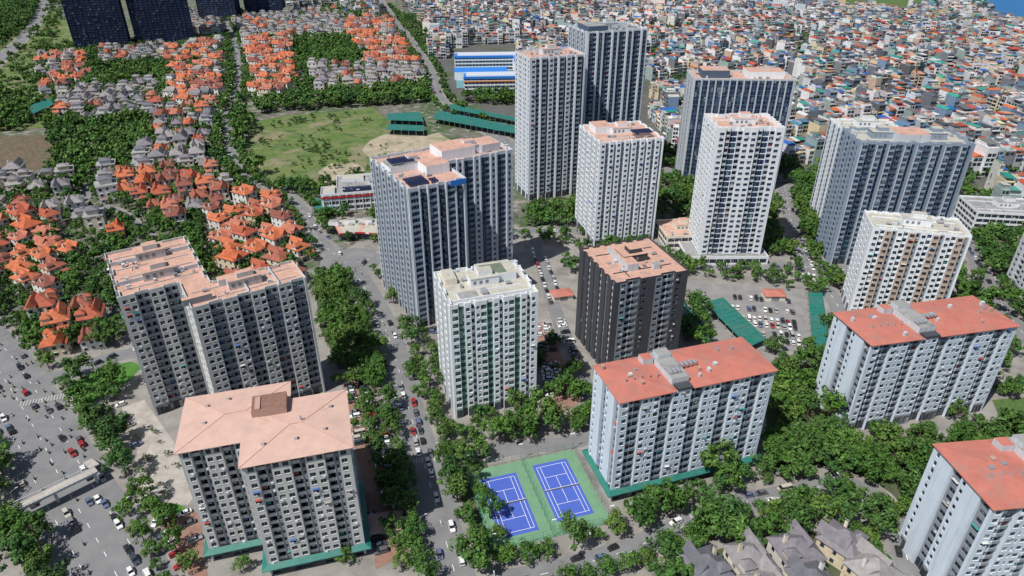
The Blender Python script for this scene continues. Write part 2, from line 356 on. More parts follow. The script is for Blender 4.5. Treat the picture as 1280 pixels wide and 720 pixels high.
# ------------------------------------------------------------------ towers
def col_seg(mb, p0, p1, z0, nf, fh, typ, wall, glass, acc, rr):
    p0 = Vector(p0); p1 = Vector(p1); w = (p1-p0).length
    if w < .05: return
    t = (p1-p0)/w; n = Vector((t.y, -t.x))
    def q(s, z, d=0): v = p0+t*s+n*d; return (v.x, v.y, z)
    def rect(s0, s1, za, zb, d, m): mb.face([q(s0, za, d), q(s1, za, d), q(s1, zb, d), q(s0, zb, d)], m)
    def bx(s0, s1, za, zb, d0, d1, m):
        mb.hexa([q(s0, za, d1), q(s1, za, d1), q(s1, za, d0), q(s0, za, d0)], [q(s0, zb, d1), q(s1, zb, d1), q(s1, zb, d0), q(s0, zb, d0)], m)
    def hole(s0, s1, za, zb, sa, sb, ha, hb, dep, g, inner):
        rect(s0, sa, za, zb, 0, wall); rect(sb, s1, za, zb, 0, wall)
        rect(sa, sb, za, ha, 0, wall); rect(sa, sb, hb, zb, 0, wall)
        mb.face([q(sa, ha, 0), q(sb, ha, 0), q(sb, ha, -dep), q(sa, ha, -dep)], inner)
        mb.face([q(sa, hb, -dep), q(sb, hb, -dep), q(sb, hb, 0), q(sa, hb, 0)], inner)
        mb.face([q(sa, ha, 0), q(sa, ha, -dep), q(sa, hb, -dep), q(sa, hb, 0)], inner)
        mb.face([q(sb, ha, -dep), q(sb, ha, 0), q(sb, hb, 0), q(sb, hb, -dep)], inner)
        rect(sa, sb, ha, hb, -dep, g)
    if typ == '.':
        rect(0, w, z0, z0+nf*fh, 0, wall); return
    for k in range(nf):
        z = z0+k*fh
        if typ in 'wn':
            f = .19 if typ == 'w' else .28
            sa, sb = w*f, w*(1-f); ha, hb = z+fh*.28, z+fh*.8
            hole(0, w, z, z+fh, sa, sb, ha, hb, .22, glass, wall)
            if sb-sa > 1.2: rect((sa+sb)/2-.04, (sa+sb)/2+.04, ha, hb, -.12, Mull)
            bx(sa-.08, sb+.08, ha-.1, ha-.01, .002, .1, wall)
            if rr.random() < .16:
                o = rr.choice([sa, sb-.8]); bx(o, o+.8, z+.1, z+.65, .002, .4, W_lgrey)
            if rr.random() < .03: bx(sa-.1, sb+.1, hb+.02, hb+.1, .002, .7, Awn)
        elif typ == 'W':
            hole(0, w, z, z+fh, .12, w-.12, z+fh*.25, z+fh*.88, .18, glass, wall)
            m = max(1, int(w/1.2))
            for i in range(1, m): rect(w*i/m-.04, w*i/m+.04, z+fh*.25, z+fh*.88, -.1, Mull)
        elif typ == 'g':
            rect(0, w, z, z+fh*.82, -.05, glass); rect(0, w, z+fh*.82, z+fh, -.02, acc)
            m = max(1, int(w/1.4))
            for i in range(m): bx(max(0, w*i/m-.04), min(w, w*i/m+.04), z, z+fh, -.04, .05, Mull)
        elif typ in 'bB':
            hole(0, w, z, z+fh, .15, w-.15, z+.02, z+fh*.87, 1.3, acc, acc)
            s1 = .15+(w-.3)*rr.choice([.15, .3]); rect(s1, s1+(w-.3)*.5, z+.1, z+2.25, -1.27, glass)
            if typ == 'b': bx(.05, w-.05, z-.05, z+1.05, .002, .28, wall)
            else:
                bx(.05, w-.05, z-.1, z+.12, .002, .5, wall); bx(.05, w-.05, z+1.0, z+1.06, .42, .48, Mull)
                rect(.05, w-.05, z+.12, z+1.0, .45, glass)
            if rr.random() < .4:
                o = .3+rr.random()*max(.1, w-1.6); bx(o, o+.8, z+fh*.5, z+fh*.5+.5, -.9, -.5, W_lgrey)
            if rr.random() < .13:
                o = .2+rr.random()*max(.1, w-1.6); bx(o, o+1.1, z+1.2, z+2.2, -.4, -.35, Awn)
def inset(pts, d):
    n = len(pts); out = []
    for i in range(n):
        a = Vector(pts[i-1]); b = Vector(pts[i]); c = Vector(pts[(i+1) % n])
        t1 = (b-a).normalized(); t2 = (c-b).normalized()
        n1 = Vector((-t1.y, t1.x)); n2 = Vector((-t2.y, t2.x))
        k = 1+n1.dot(n2)
        out.append(tuple(b+(n1+n2)*(d/k if k > .1 else d)))
    return out
def hip(mb, x0, y0, x1, y1, z, rise, over, mat, gable=False):
    x0 -= over; y0 -= over; x1 += over; y1 += over
    lx, ly = x1-x0, y1-y0; r = min(lx, ly)/2
    mb_z = z-.15
    rr = r if not gable else 0
    if lx >= ly: a, b = (x0+rr, (y0+y1)/2, z+rise), (x1-rr, (y0+y1)/2, z+rise)
    else: a, b = ((x0+x1)/2, y0+rr, z+rise), ((x0+x1)/2, y1-rr, z+rise)
    k = len(mb.v); mb.v += [(x0, y0, z), (x1, y0, z), (x1, y1, z), (x0, y1, z), a, b, (x0, y0, mb_z), (x1, y0, mb_z), (x1, y1, mb_z), (x0, y1, mb_z)]
    i = mb.mi(mat)
    if lx >= ly: fs = [(0, 1, 5, 4), (1, 2, 5), (2, 3, 4, 5), (3, 0, 4)]
    else: fs = [(0, 1, 4), (1, 2, 5, 4), (2, 3, 5), (3, 0, 4, 5)]
    fs += [(6, 7, 1, 0), (7, 8, 2, 1), (8, 9, 3, 2), (9, 6, 0, 3), (9, 8, 7, 6)]
    for f in fs: mb.f.append(tuple(k+q for q in f)); mb.m.append(i)
def solar(mb, x, y, z, nx, ny, mat=None):
    for i in range(nx):
        for j in range(ny):
            px, py = x+i*1.15, y+j*2.4
            mb.hexa([(px, py, z+.5), (px+1.05, py, z+.5), (px+1.05, py+1.9, z+1.1), (px, py+1.9, z+1.1)], [(px, py, z+.56), (px+1.05, py, z+.56), (px+1.05, py+1.9, z+1.16), (px, py+1.9, z+1.16)], Solar)
def clutter(mb, x0, y0, x1, y1, z, wall, roof, rr, dens=1.0):
    lx, ly = x1-x0, y1-y0
    cx, cy = x0+lx*.5, y0+ly*.55
    w1, d1 = min(lx*.4, 12), min(ly*.35, 8)
    mb.box(cx-w1/2, cy-d1/2, z, cx+w1/2, cy+d1/2, z+3.4, wall, roof)
    mb.box(cx-w1/2-.2, cy-d1/2-.2, z+3.4, cx+w1/2+.2, cy+d1/2+.2, z+3.65, wall, roof)
    mb.box(cx-w1*.2, cy-d1*.3, z+3.65, cx+w1*.3, cy+d1*.3, z+5.6, wall, roof)
    for i in range(3): mb.box(cx-w1/2+1+i*2.4, cy-d1/2-.04, z+1, cx-w1/2+2.2+i*2.4, cy-d1/2-.003, z+2.4, Mull)
    # low upstand walls and gutters
    for k in range(2):
        yy = y0+ly*(.18+.6*k); mb.box(x0+.5, yy, z, x1-.5, yy+.18, z+.45, wall)
    xx = x0+lx*.2; mb.box(xx, y0+.5, z, xx+.18, y0+ly*.17, z+.45, wall)
    for k in range(int(lx*ly/32*dens)):
        px, py = x0+1+rr.random()*(lx-3), y0+1+rr.random()*(ly-3)
        if abs(px-cx) < w1/2+1.6 and abs(py-cy) < d1/2+1.6: continue
        ty = rr.random()
        if ty < .35:
            a = rr.uniform(.6, 1.8); mb.box(px, py, z, px+a, py+rr.uniform(.6, 1.6), z+rr.uniform(.4, 1.5), rr.choice([W_lgrey, W_grey, Steel]))
        elif ty < .55:
            mb.cyl((px, py, z+.9), (px+2, py, z+.9), .6, .6, 10, Steel)
            mb.box(px+.3, py-.4, z, px+.5, py+.4, z+.4, Steel); mb.box(px+1.5, py-.4, z, px+1.7, py+.4, z+.4, Steel)
        elif ty < .8:
            mb.cyl((px, py, z), (px, py, z+1.3), .25, .25, 8, Steel); mb.cyl((px, py, z+1.3), (px, py, z+1.5), .45, .1, 8, Steel)
        elif ty < .9:
            mb.box(px, py, z, min(px+rr.uniform(3, 8), x1-.5), py+.3, z+.35, Steel)
        else:
            mb.cyl((px, py, z), (px, py, z+4), .06, .04, 5, Steel)
def tower(name, org, ang, poly, nf, fh, mods, wall, glass, acc, roof, clut=None, base=4.6, roofstyle='flat', canopy=None, seed=1, walls2=None, parapet=1.1, canw=1.8):
    rr = random.Random(seed); mb = MB(); per = []
    n = len(poly); top = base+nf*fh
    walls2 = walls2 or {}
    for e in range(n):
        a = Vector(poly[e]); b = Vector(poly[(e+1) % n]); Ln = (b-a).length; t = (b-a)/Ln; nn = Vector((t.y, -t.x))
        md = mods[e % len(mods)]
        if md is None: seq = [(Ln, 0, '.', 0)]
        else:
            tw = sum(m[0] for m in md); k = max(1, round((Ln-1.6)/tw)); seq = [(.8, 0, '.', 0)]+list(md)*k+[(.8, 0, '.', 0)]
        s = Ln/sum(m[0] for m in seq); x = 0; off = 0
        per.append(tuple(a))
        for (w, o, ty, mi) in seq:
            w *= s
            if abs(o-off) > 1e-4:
                pa, pb = a+t*x+nn*off, a+t*x+nn*o
                mb.face([(pa.x, pa.y, 0), (pb.x, pb.y, 0), (pb.x, pb.y, top), (pa.x, pa.y, top)], wall)
                if x > .01: per.append(tuple(pa))
                per.append(tuple(pb)); off = o
            wl = [wall, acc, walls2.get(2, wall), walls2.get(3, acc)][mi]
            p0, p1 = a+t*x+nn*o, a+t*(x+w)+nn*o
            col_seg(mb, p0, p1, base, nf, fh, ty, wl, glass, acc if mi != 1 else wall, rr)
            if ty == '.' : mb.face([(p0.x, p0.y, 0), (p1.x, p1.y, 0), (p1.x, p1.y, base), (p0.x, p0.y, base)], wl)
            else: col_seg(mb, p0, p1, 0, 1, base, 'g', wl, G_dark, acc, rr)
            x += w
    P2 = [p for i, p in enumerate(per) if (Vector(p)-Vector(per[i-1])).length > .01]
    ins = inset(P2, .25)
    z1 = top+parapet if roofstyle == 'flat' else top+.3
    for i in range(len(P2)):
        j = (i+1) % len(P2); A, B, C, D = P2[i], P2[j], ins[j], ins[i]
        mb.face([(*A, top), (*B, top), (*B, z1), (*A, z1)], wall)
        mb.face([(*A, z1), (*B, z1), (*C, z1), (*D, z1)], wall)
        mb.face([(*C, top+.05), (*D, top+.05), (*D, z1), (*C, z1)], wall)
    mb.face([(*p, top+.1) for p in ins], roof)
    if canopy:
        ip = inset(poly, -canw)
        for i in range(n):
            j = (i+1) % n
            mb.face([(*ip[i], 4.0), (*ip[j], 4.0), (*poly[j], 4.9), (*poly[i], 4.9)], canopy)
            mb.face([(*ip[i], 3.7), (*ip[j], 3.7), (*ip[j], 4.0), (*ip[i], 4.0)], canopy)
    if clut:
        for r in clut: clutter(mb, *r, top+.1, wall, roof, rr)
    mb._top = top
    ca, sa = math.cos(ang), math.sin(ang)
    wp = [(org[0]+ca*x-sa*y, org[1]+sa*x+ca*y) for x, y in inset(poly, -2.5)]
    mark(wp, 1)
    return mb, lambda: mb.obj(name, org, ang)
def rect(w, d): return [(0, 0), (w, 0), (w, d), (0, d)]
# rhythms (width, offset, type, wall index)
mA = [(3.0, 0, 'w', 0), (2.8, -1.4, 'b', 0), (1.8, -1.4, 'n', 1), (3.0, 0, 'w', 0)]
mB_ = [(2.6, 0, 'w', 0), (2.6, 0, 'w', 0), (2.4, -1.0, 'b', 1), (2.4, -1.0, 'b', 1)]
mC = [(3.6, 0, 'W', 3), (.6, .35, '.', 0), (3.2, -1.0, 'B', 1), (.6, .35, '.', 0)]
mD = [(.9, .35, '.', 0), (2.8, -.5, 'W', 1), (2.8, -.5, 'W', 3), (.9, .35, '.', 0), (2.4, 0, 'w', 0)]
mE = [(3.0, 0, 'w', 0), (2.6, -.9, 'b', 0), (2.6, 0, 'w', 0), (1.4, -2.0, 'n', 1)]
mS = [(3.2, 0, 'w', 0), (2.6, 0, '.', 0), (3.2, 0, 'n', 0)]
mG = [(3.6, 0, 'g', 0), (.9, .3, '.', 0)]
mV = [(1.0, .35, '.', 0), (2.6, -.4, 'W', 1), (2.8, -1.2, 'b', 3), (1.0, .35, '.', 0), (2.6, 0, 'W', 1)]
A = rad
# B1 front left
mb, done = tower('apartment_tower', (-73.9, 137.6), A(15.6), [(0, 0), (29, 0), (29, 25.6), (12, 25.6), (12, 34.7), (-17.7, 34.7), (-17.7, 10.7), (0, 10.7)], 13, 3.08, [mA, mE, mA, mE, mA, mE, mA, mE], W_warm, G_dark, W_grey, Rf_salmon, roofstyle='hip', canopy=Rf_teal, seed=1)
t = mb._top
hip(mb, 0, 0, 29, 25.6, t+.5, 1.1, .9, Rf_salmon); hip(mb, -17.7, 10.7, 12, 34.7, t+.52, 1.1, .9, Rf_salmon)
def ridge(x0, y0, z0, x1, y1, z1): mb.cyl((x0, y0, z0+.04), (x1, y1, z1+.04), .13, .13, 5, Rf_pink)
for (x0, y0, x1, y1) in ((-.9, -.9, 29.9, 26.5), (-18.6, 9.8, 12.9, 35.6)):
    r_ = (y1-y0)/2; ym = (y0+y1)/2; h_ = t+1.6
    ridge(x0, y0, t+.5, x0+r_, ym, h_); ridge(x1, y0, t+.5, x1-r_, ym, h_); ridge(x1, y1, t+.5, x1-r_, ym, h_); ridge(x0, y1, t+.5, x0+r_, ym, h_); ridge(x0+r_, ym, h_, x1-r_, ym, h_)
mb.box(2, 19, t+.4, 12, 27, t+3.2, W_rose, pbr('rusty_roof', (.22, .12, .09), .8, .3, .6)); mb.box(3, 20, t+3.2, 4.5, 26, t+3.6, W_rose); mb.cyl((16, 14, t+1.2), (16, 14, t+3.0), .3, .3, 8, Steel)
for (x, y) in ((5, 6), (22, 8), (24, 18), (-12, 20), (-6, 30), (-12, 28), (14, 6)): mb.box(x, y, t+.7, x+.9, y+.9, t+2.1, W_warm, Rf_salmon)
done()
# B2 left L-shaped
mb, done = tower('apartment_tower', (-112.5, 204.2), A(33), [(0, 0), (41, 0), (41, 17), (10, 17), (10, 64), (-21, 64), (-21, 22), (0, 22)], 16, 3.08, [mB_, mS, mB_, mB_, mS, mB_, mB_, mS], W_warm, G_dark, W_grey, Rf_pink, [(2, 2, 39, 15), (-19, 25, 8, 42), (-19, 43, 8, 62)], seed=2, walls2={2: W_white})
t = mb._top+.1
mb.box(-2, 4, t, 8, 6, t+2.5, W_grey, Rf_pink); mb.box(12, 17-5, t, 20, 15.5, t+2.6, W_lgrey, Rf_pink)
for yy in (33, 52): mb.box(-20, yy, t, 9.0, yy+.3, t+1.6, W_lgrey)
mb.box(20, .8, t, 20.3, 16, t+1.4, W_lgrey); mb.box(31, .8, t, 31.3, 16, t+1.4, W_lgrey)
done()
# B3 tall, centre
mb, done = tower('apartment_tower', (-44.7, 275.1), A(30), [(0, 0), (28, 0), (28, 24), (66, 24), (66, 48), (0, 48)], 21, 3.1, [mC, mS, mD, mC, mD, mC], W_pgrey, G_blue, W_slate, Rf_pink, [(2, 12, 26, 45), (30, 26, 64, 46)], seed=3, parapet=1.6, walls2={3: W_bg})
t = mb._top+.1
solar(mb, 2, 2, t+1.2, 8, 4); solar(mb, 12, 1.5, t+1.2, 3, 2); solar(mb, 3, 26, t+3.5, 10, 3)
mb.box(1.5, 24, t, 16, 36, t+3, W_white, Rf_grey); mb.box(15, 14, t, 26.5, 24, t+4.5, W_white, Rf_pink); mb.box(30, 30, t, 48, 44, t+4.5, W_white, Rf_pink); mb.box(52, 30, t, 62, 42, t+4, W_lgrey, Rf_pink)
mb.box(20, -.75, t-1, 27.5, -.4, t+1.6, Rf_blue)
done()
# B4 white/green
mb, done = tower('apartment_tower', (-22.5, 209.5), A(18), rect(34, 27), 15, 3.1, [[(2.4, 0, 'W', 0), (2.4, -.8, 'W', 1), (2.4, 0, 'w', 0), (1.6, -1.5, 'b', 0), (2.0, 0, 'w', 0)], mC], W_white, G_green, W_green, Rf_cream, [(3, 6, 31, 24)], seed=4, parapet=1.5, walls2={3: W_white})
t = mb._top+.1
mb.box(16, 14, t, 30, 25, t+3.2, W_white, Rf_cream); mb.box(17, 15, t+3.2, 26, 22, t+3.9, W_green, pbr('moss_roof', (.14, .16, .11), .9, .3, .5)); mb.box(2.5, 17, t, 7, 25.5, t+2.6, W_cream, Rf_cream)
mb.box(2, 3, t, 32, 3.3, t+1.4, W_white); mb.box(5, 4, t, 12, 9, t+.9, W_white, Rf_grey); mb.box(14, 5, t, 16, 9, t+1.5, Steel)
done()
# B5 charcoal
mb, done = tower('apartment_tower', (40.9, 237.2), A(19), rect(34, 34), 13, 3.15, [[(1.6, 0, '.', 0), (2.8, 0, 'w', 2), (2.6, -1.2, 'b', 1), (2.6, -1.2, 'b', 2), (2.8, 0, 'w', 0), (1.6, 0, '.', 0)], [(3.2, 0, 'w', 0), (2.4, 0, '.', 0)], [(3.0, 0, 'w', 0), (2.8, -1.2, 'b', 1)], [(4, 0, '.', 0), (1.8, -.8, 'n', 1), (4, 0, '.', 0), (2, -.8, 'b', 1)]], W_dark, G_dark, W_lgrey, Rf_pink, [(3, 3, 31, 31)], seed=5, parapet=.8, walls2={2: W_grey})
t = mb._top+.1
mb.box(10, 8, t, 15, 27, t+3.2, W_lgrey, Rf_pink); mb.box(21, 6, t, 24, 8.5, t+2.4, W_lgrey, Rf_grey)
done()
# B6/B7/B8 red roof slabs
def redslab(org, ang, w, d, nf, fh, seed, wall=W_bluew, can=None):
    md = [(2.8, 0, 'w', 0), (2.4, -1.2, 'b', 0), (2.4, -1.2, 'b', 2), (2.8, 0, 'w', 0), (1.5, 0, 'n', 0)]
    mb, done = tower('apartment_block', org, ang, rect(w, d), nf, fh, [md, [(2.2, 0, 'n', 0), (4, 0, '.', 0), (3, -.8, 'w', 1)]], wall, G_dark, W_grey, Rf_red, roofstyle='hip', canopy=can, seed=seed, walls2={2: W_grey})
    t = mb._top
    c0, c1 = w*.34, w*.46
    for (xa, xb) in ((0, c0), (c1, w)):
        rz = 1.3; l_ = xa-.5 if xa == 0 else xa; r0_ = xb+.6 if xb == w else xb
        mb.hexa([(l_, -.6, t+.35), (r0_, -.6, t+.35), (r0_, d+.6, t+.35), (l_, d+.6, t+.35)], [(l_, -.6, t+.6), (r0_, -.6, t+.6), (r0_, d+.6, t+.6), (l_, d+.6, t+.6)], Rf_red)
        xx = xa+.5
        hip(mb, xa+.02, 0, xb-.02, d, t+.62, rz, .4, Rf_red)
        while xx < xb-.5:
            r_ = d/2+.4; hx = min(xx-xa+.4, xb-xx+.4, r_)
            zz = rz*hx/r_
            mb.hexa([(xx, -.38, t+.63), (xx+.12, -.38, t+.63), (xx+.12, -.4+hx, t+.63+zz), (xx, -.4+hx, t+.63+zz)], [(xx, -.38, t+.7), (xx+.12, -.38, t+.7), (xx+.12, -.4+hx, t+.72+zz), (xx, -.4+hx, t+.72+zz)], Rf_red)
            xx += 1.6
    mb.box(c0+.3, 3, t+.2, c1-.3, d-1.5, t+3.0, W_lgrey, Rf_grey)
    mb.box(c0+1, d-6, t+3.0, c1-1, d-2, t+4.4, W_lgrey, Rf_grey)
    mb.box(c0-4, d-5, t+.7, c0-.2, d-1.5, t+3.2, W_lgrey, Rf_red)
    for k in range(3): mb.cyl((c0+1.2+k*1.5, 5, t+3.7), (c0+1.2+k*1.5, 7, t+3.7), .6, .6, 10, Steel)
    for k in range(4): mb.cyl((c1+1+k*1.6, d*.45, t+2.4), (c1+1+k*1.6, d*.45+2, t+2.4), .6, .6, 10, Steel)
    for k in range(5): mb.cyl((w*.1+k*w*.05, d*.4, t+1.2), (w*.1+k*w*.05, d*.4, t+2.8), .3, .3, 8, Steel)
    mb.box(c0+1, -.2, t+.2, c1-.5, 2.8, t+1.2, W_dark, W_dark)
    rr = random.Random(seed*3)
    for k in range(14):
        x = rr.uniform(1, w-3); 
        if c0-5 < x < c1+1: continue
        y = rr.uniform(2, d-3); mb.box(x, y, t+.8, x+rr.uniform(.6, 1.6), y+rr.uniform(.6, 1.4), t+2.5, rr.choice([W_lgrey, Steel, W_rose]))
    done()
redslab((33.7, 167.3), A(17.3), 57, 20, 12, 3.15, 6, can=Rf_teal)
redslab((128.6, 201.3), A(12), 62, 22, 12, 3.0, 7)
redslab((126.1, 126.3), A(6), 60, 24, 12, 3.0, 8)
# B9 pair
mb, done = tower('apartment_tower', (11, 434), A(20), rect(38, 26), 29, 3.05, [[(3, 0, 'w', 0), (2.4, -1, 'b', 3), (1.0, .4, '.', 2), (3, 0, 'W', 3), (1.4, -1.5, 'n', 1)], mS], W_pgrey, G_dark, W_slate, Rf_pink, [(3, 3, 35, 23)], seed=9, walls2={2: W_white, 3: W_bg}); done()
mb, done = tower('apartment_tower', (48, 462), A(18), rect(44, 30), 32, 3.1, [mV, mC], W_pgrey, G_blue, W_slate, Rf_grey, [(3, 3, 41, 27)], seed=10, walls2={2: W_slate, 3: W_bg}); mb.box(2, 2, mb._top, 16, 20, mb._top+4, W_slate, Rf_grey); done()
# B10
mb, done = tower('apartment_tower', (48.2, 362.9), A(14), rect(38, 35), 19, 3.05, [[(3, 0, 'w', 0), (2.6, -1.2, 'b', 1), (3, 0, 'w', 0), (1.6, -2.0, 'n', 1)], [(3, 0, 'w', 0), (3, -1, 'W', 1), (3, 0, 'w', 0)]], W_white, G_blue, W_bg, Rf_pink, [(3, 3, 35, 32)], seed=11)
t = mb._top+.1; solar(mb, 22, 5, t+2.2, 10, 3); mb.box(4, 18, t, 14, 30, t+4, W_white, Rf_pink); done()
# B11
mb, done = tower('apartment_tower', (105.6, 344.5), A(1), rect(35, 27), 23, 3.08, [[(3.2, 0, 'w', 0), (2.2, -1, 'b', 3), (3.4, -2, 'g', 1), (2.2, -1, 'b', 3), (3.2, 0, 'w', 0)], mE], W_white, G_blue, W_slate, Rf_pink, [(3, 3, 32, 24)], seed=12, parapet=2.0, walls2={3: W_lgrey}); done()
# B12
mb, done = tower('apartment_tower', (119.6, 455.9), A(-2), rect(66, 27), 23, 3.1, [mG, mC], W_lgrey, G_blue, W_slate, Rf_pink, [(3, 3, 32, 24), (34, 3, 63, 24)], seed=13, walls2={3: W_bg}); mb.box(6, 6, mb._top, 24, 20, mb._top+5, W_slate, Rf_pink); mb.box(36, 6, mb._top, 60, 20, mb._top+4.4, W_white, Rf_pink); done()
# B13 pair
mb, done = tower('apartment_tower', (178.7, 340.8), A(-4), rect(57, 26), 21, 3.1, [[(.7, .4, '.', 2), (3.2, 0, 'W', 3), (2.4, -1.2, 'B', 1), (2.4, -1.2, 'b', 1), (.7, .4, '.', 2), (3, 0, 'W', 3), (3.0, -2.5, 'W', 1)], mC], W_bg, G_blue, W_slate, Rf_cream, [(2, 2, 28, 24), (30, 2, 55, 24)], seed=14, walls2={2: W_lgrey, 3: W_bg}, parapet=1.6); mb.box(20, 4, mb._top, 36, 18, mb._top+4.5, W_lgrey, Rf_pink); done()
mb, done = tower('apartment_tower', (190, 384), A(-4), rect(34, 24), 19, 3.1, [mC, mC], W_white, G_blue, W_slate, Rf_cream, [(2, 2, 32, 22)], seed=15, walls2={3: W_bg}); done()
# B14
mb, done = tower('apartment_tower', (166, 286), A(-14), rect(41, 21), 14, 3.05, [[(2.8, 0, 'w', 0), (2.4, -1, 'b', 0), (3.2, 0, 'w', 3), (2.0, -1, 'n', 1)], [(3, 0, 'w', 0), (3, 0, '.', 0)]], W_white, G_dark, W_grey, Rf_cream, [(2, 2, 39, 19)], seed=16, walls2={3: W_beige}); done()
mb, done = tower('apartment_tower', (262, 296), A(-5), rect(40, 24), 12, 3.05, [mA], W_lgrey, G_dark, W_grey, Rf_red, [(2, 2, 38, 22)], seed=17); done()
# netted towers under construction
def netted(org, ang, w, d, h, seed):
    rr = random.Random(seed); mb = MB(); nf = int(h/3.3)
    mb.box(0, 0, 0, w, d, h, Net, Rf_grey)
    for k in range(nf):
        z = k*3.3; mb.box(-.3, -.3, z, w+.3, d+.3, z+.25, Net)
    for k in range(int(w/6)): mb.box(k*6, -.5, 0, k*6+.9, -.31, h, Net)
    for k in range(160):
        x = rr.random()*(w-4); z = rr.randint(1, nf-1)*3.3; mb.box(x, -.62, z+.4, x+rr.uniform(1, 3), -.52, z+2.6, rr.choice([W_dark, W_slate, W_dark]))
    mb.obj('building_under_construction', org, ang); ca, sa = math.cos(ang), math.sin(ang)
    mark([(org[0]+ca*x-sa*y, org[1]+sa*x+ca*y) for x, y in rect(w, d)], 1)
p = P(95, 64); netted(p, A(24), 66, 45, 120, 1)
netted((p[0]+72*math.cos(A(24)), p[1]+72*math.sin(A(24))+6), A(24), 76, 45, 124, 5)
p = P(250, 27); netted(p, A(8), 60, 40, 120, 2); p = P(308, 22); netted(p, A(8), 62, 40, 120, 3)
# ------------------------------------------------------------------ other buildings
def lowbuild(name, org, ang, poly, nf, fh, wall, glass, roof, clut=None, seed=1, base=.3, mod=None, **kw):
    mb, done = tower(name, org, ang, poly, nf, fh, [mod or [(4, 0, 'W', 0)]], wall, glass, W_grey, roof, clut, base=base, seed=seed, **kw)
    return mb, done
# school ring
p = P(580, 117)
mb, done = lowbuild('school_building', p, A(4), [(0, 0), (84, 0), (84, 130), (-10, 130), (-10, 108), (60, 108), (60, 22), (0, 22)], 4, 4.0, W_white, G_blue, Rf_blue, seed=30)
t = mb._top
OrT = pbr('orange_trim', (.55, .2, .04), .6)
mb.box(3, 4, t+.12, 80, 18, t+1.6, White, W_lgrey); mb.box(-6, 112, t+.12, 80, 126, t+1.6, White, W_lgrey); mb.box(64, 24, t+.12, 80, 106, t+1.4, White, W_lgrey)
mb.box(-8, 24, 0, 58, 106, .3, PaveR, pbr('play_court', (.12, .27, .3), .9)); mb.box(-10, 60, .3, 50, 85, 9, W_white, Rf_blue)
mb.box(-.2, -.4, t-4.6, 84, -.06, t-3.4, OrT); mb.box(-.2, -.45, t-1.4, 84.2, -.08, t+1.2, Rf_blue); mb.box(-10, 108-.5, t-1.4, 60, 108-.08, t+1.2, Rf_blue); mb.box(59.5, 22, t-1.4, 59.92, 108, t+1.2, Rf_blue)
done()
# shopping centre with sign
SA = A(12); p = P(404, 266)
mb, done = lowbuild('shopping_centre', p, SA, [(0, 0), (64, 0), (64, 34), (10, 34), (10, 14), (0, 14)], 3, 3.8, W_white, G_dark, Rf_grey, [(12, 2, 62, 32)], seed=31)
t = mb._top; solar(mb, 14, 3, t+.3, 16, 3)
for k in range(12): mb.box(1+k*5, -.35, 1, 1.5+k*5, -.06, t, W_white)
mb.box(34, 12, t, 44, 20, t+2.2, Steel); mb.box(46, 18, t, 60, 30, t+2.5, W_white, Rf_grey); mb.box(14, 22, t, 28, 31, t+2.2, W_white, Rf_cream); mb.box(2, 2, t, 9, 12, t+2, White, Rf_cream)
mb.box(-.3, -.6, t-2, 64.3, -.37, t-1, RedP)
done()
def text_sign(name, txt, x, y, z, ang, size, mat):
    cu = bpy.data.curves.new(name, 'FONT'); cu.body = txt; cu.size = size; cu.extrude = .15
    o = bpy.data.objects.new(name, cu); sc.collection.objects.link(o)
    o.location = (x, y, z); o.rotation_euler = (math.pi/2, 0, ang); cu.materials.append(mat)
ca, sa = math.cos(SA), math.sin(SA)
sgn = MB(); sgn.box(33, -.2, t+.9, 50, .1, t+5.6, White); sgn.box(34, .1, t-.3, 34.3, .4, t+5, Steel); sgn.box(48, .1, t-.3, 48.3, .4, t+5, Steel); sgn.obj('sign_board', p, SA)
text_sign('shop_sign', 'DTP', p[0]+ca*34.5+sa*.4, p[1]+sa*34.5-ca*.4, t+1.4, SA, 5.6, RedP)
# curved annex around the plaza
mb = MB(); cx, cy = pc; arc = []
for k in range(17):
    a = A(114)-A(74)*k/16; arc.append((math.cos(a), math.sin(a)))
r0, r1 = 29, 47
for k in range(16):
    (a0, b0), (a1, b1) = arc[k], arc[k+1]
    q = [(cx+a0*r0, cy+b0*r0), (cx+a1*r0, cy+b1*r0), (cx+a1*r1, cy+b1*r1), (cx+a0*r1, cy+b0*r1)]
    mb.hexa([(*p_, .3) for p_ in q], [(*p_, 4.6) for p_ in q], G_dark)
    q2 = [(cx+a0*(r0-1.5), cy+b0*(r0-1.5)), (cx+a1*(r0-1.5), cy+b1*(r0-1.5)), (cx+a1*(r1+.5), cy+b1*(r1+.5)), (cx+a0*(r1+.5), cy+b0*(r1+.5))]
    mb.hexa([(*p_, 4.6) for p_ in q2], [(*p_, 5.7) for p_ in q2], RedP if k % 4 < 3 else White, Rf_cream if k % 5 else Rf_pink)
    if k % 2: mb.obox(cx+a0*38, cy+b0*38, 5.7, 3, 2, 1.2, 0, Steel)
    if k % 3 == 0: mb.obox(cx+a0*42, cy+b0*42, 5.7, 6, 4, 2.4, 0, White, Rf_grey)
    mark(q2, 1)
mb.obj('shop_arcade')
# podiums
mb, done = lowbuild('podium_building', P(832, 312), A(6), rect(26, 24), 2, 3.6, W_cream, G_dark, Rf_pink, [(1, 1, 25, 23)], seed=32); done()
mb, done = lowbuild('podium_building', (98, 340), A(1), rect(46, 34), 1, 4, W_white, G_dark, Rf_grey, seed=33, base=.2)
done()
mb, done = lowbuild('office_building', P(1212, 292), A(-8), rect(44, 26), 4, 3.4, W_white, G_dark, Rf_grey, [(2, 2, 42, 24)], seed=34); done()
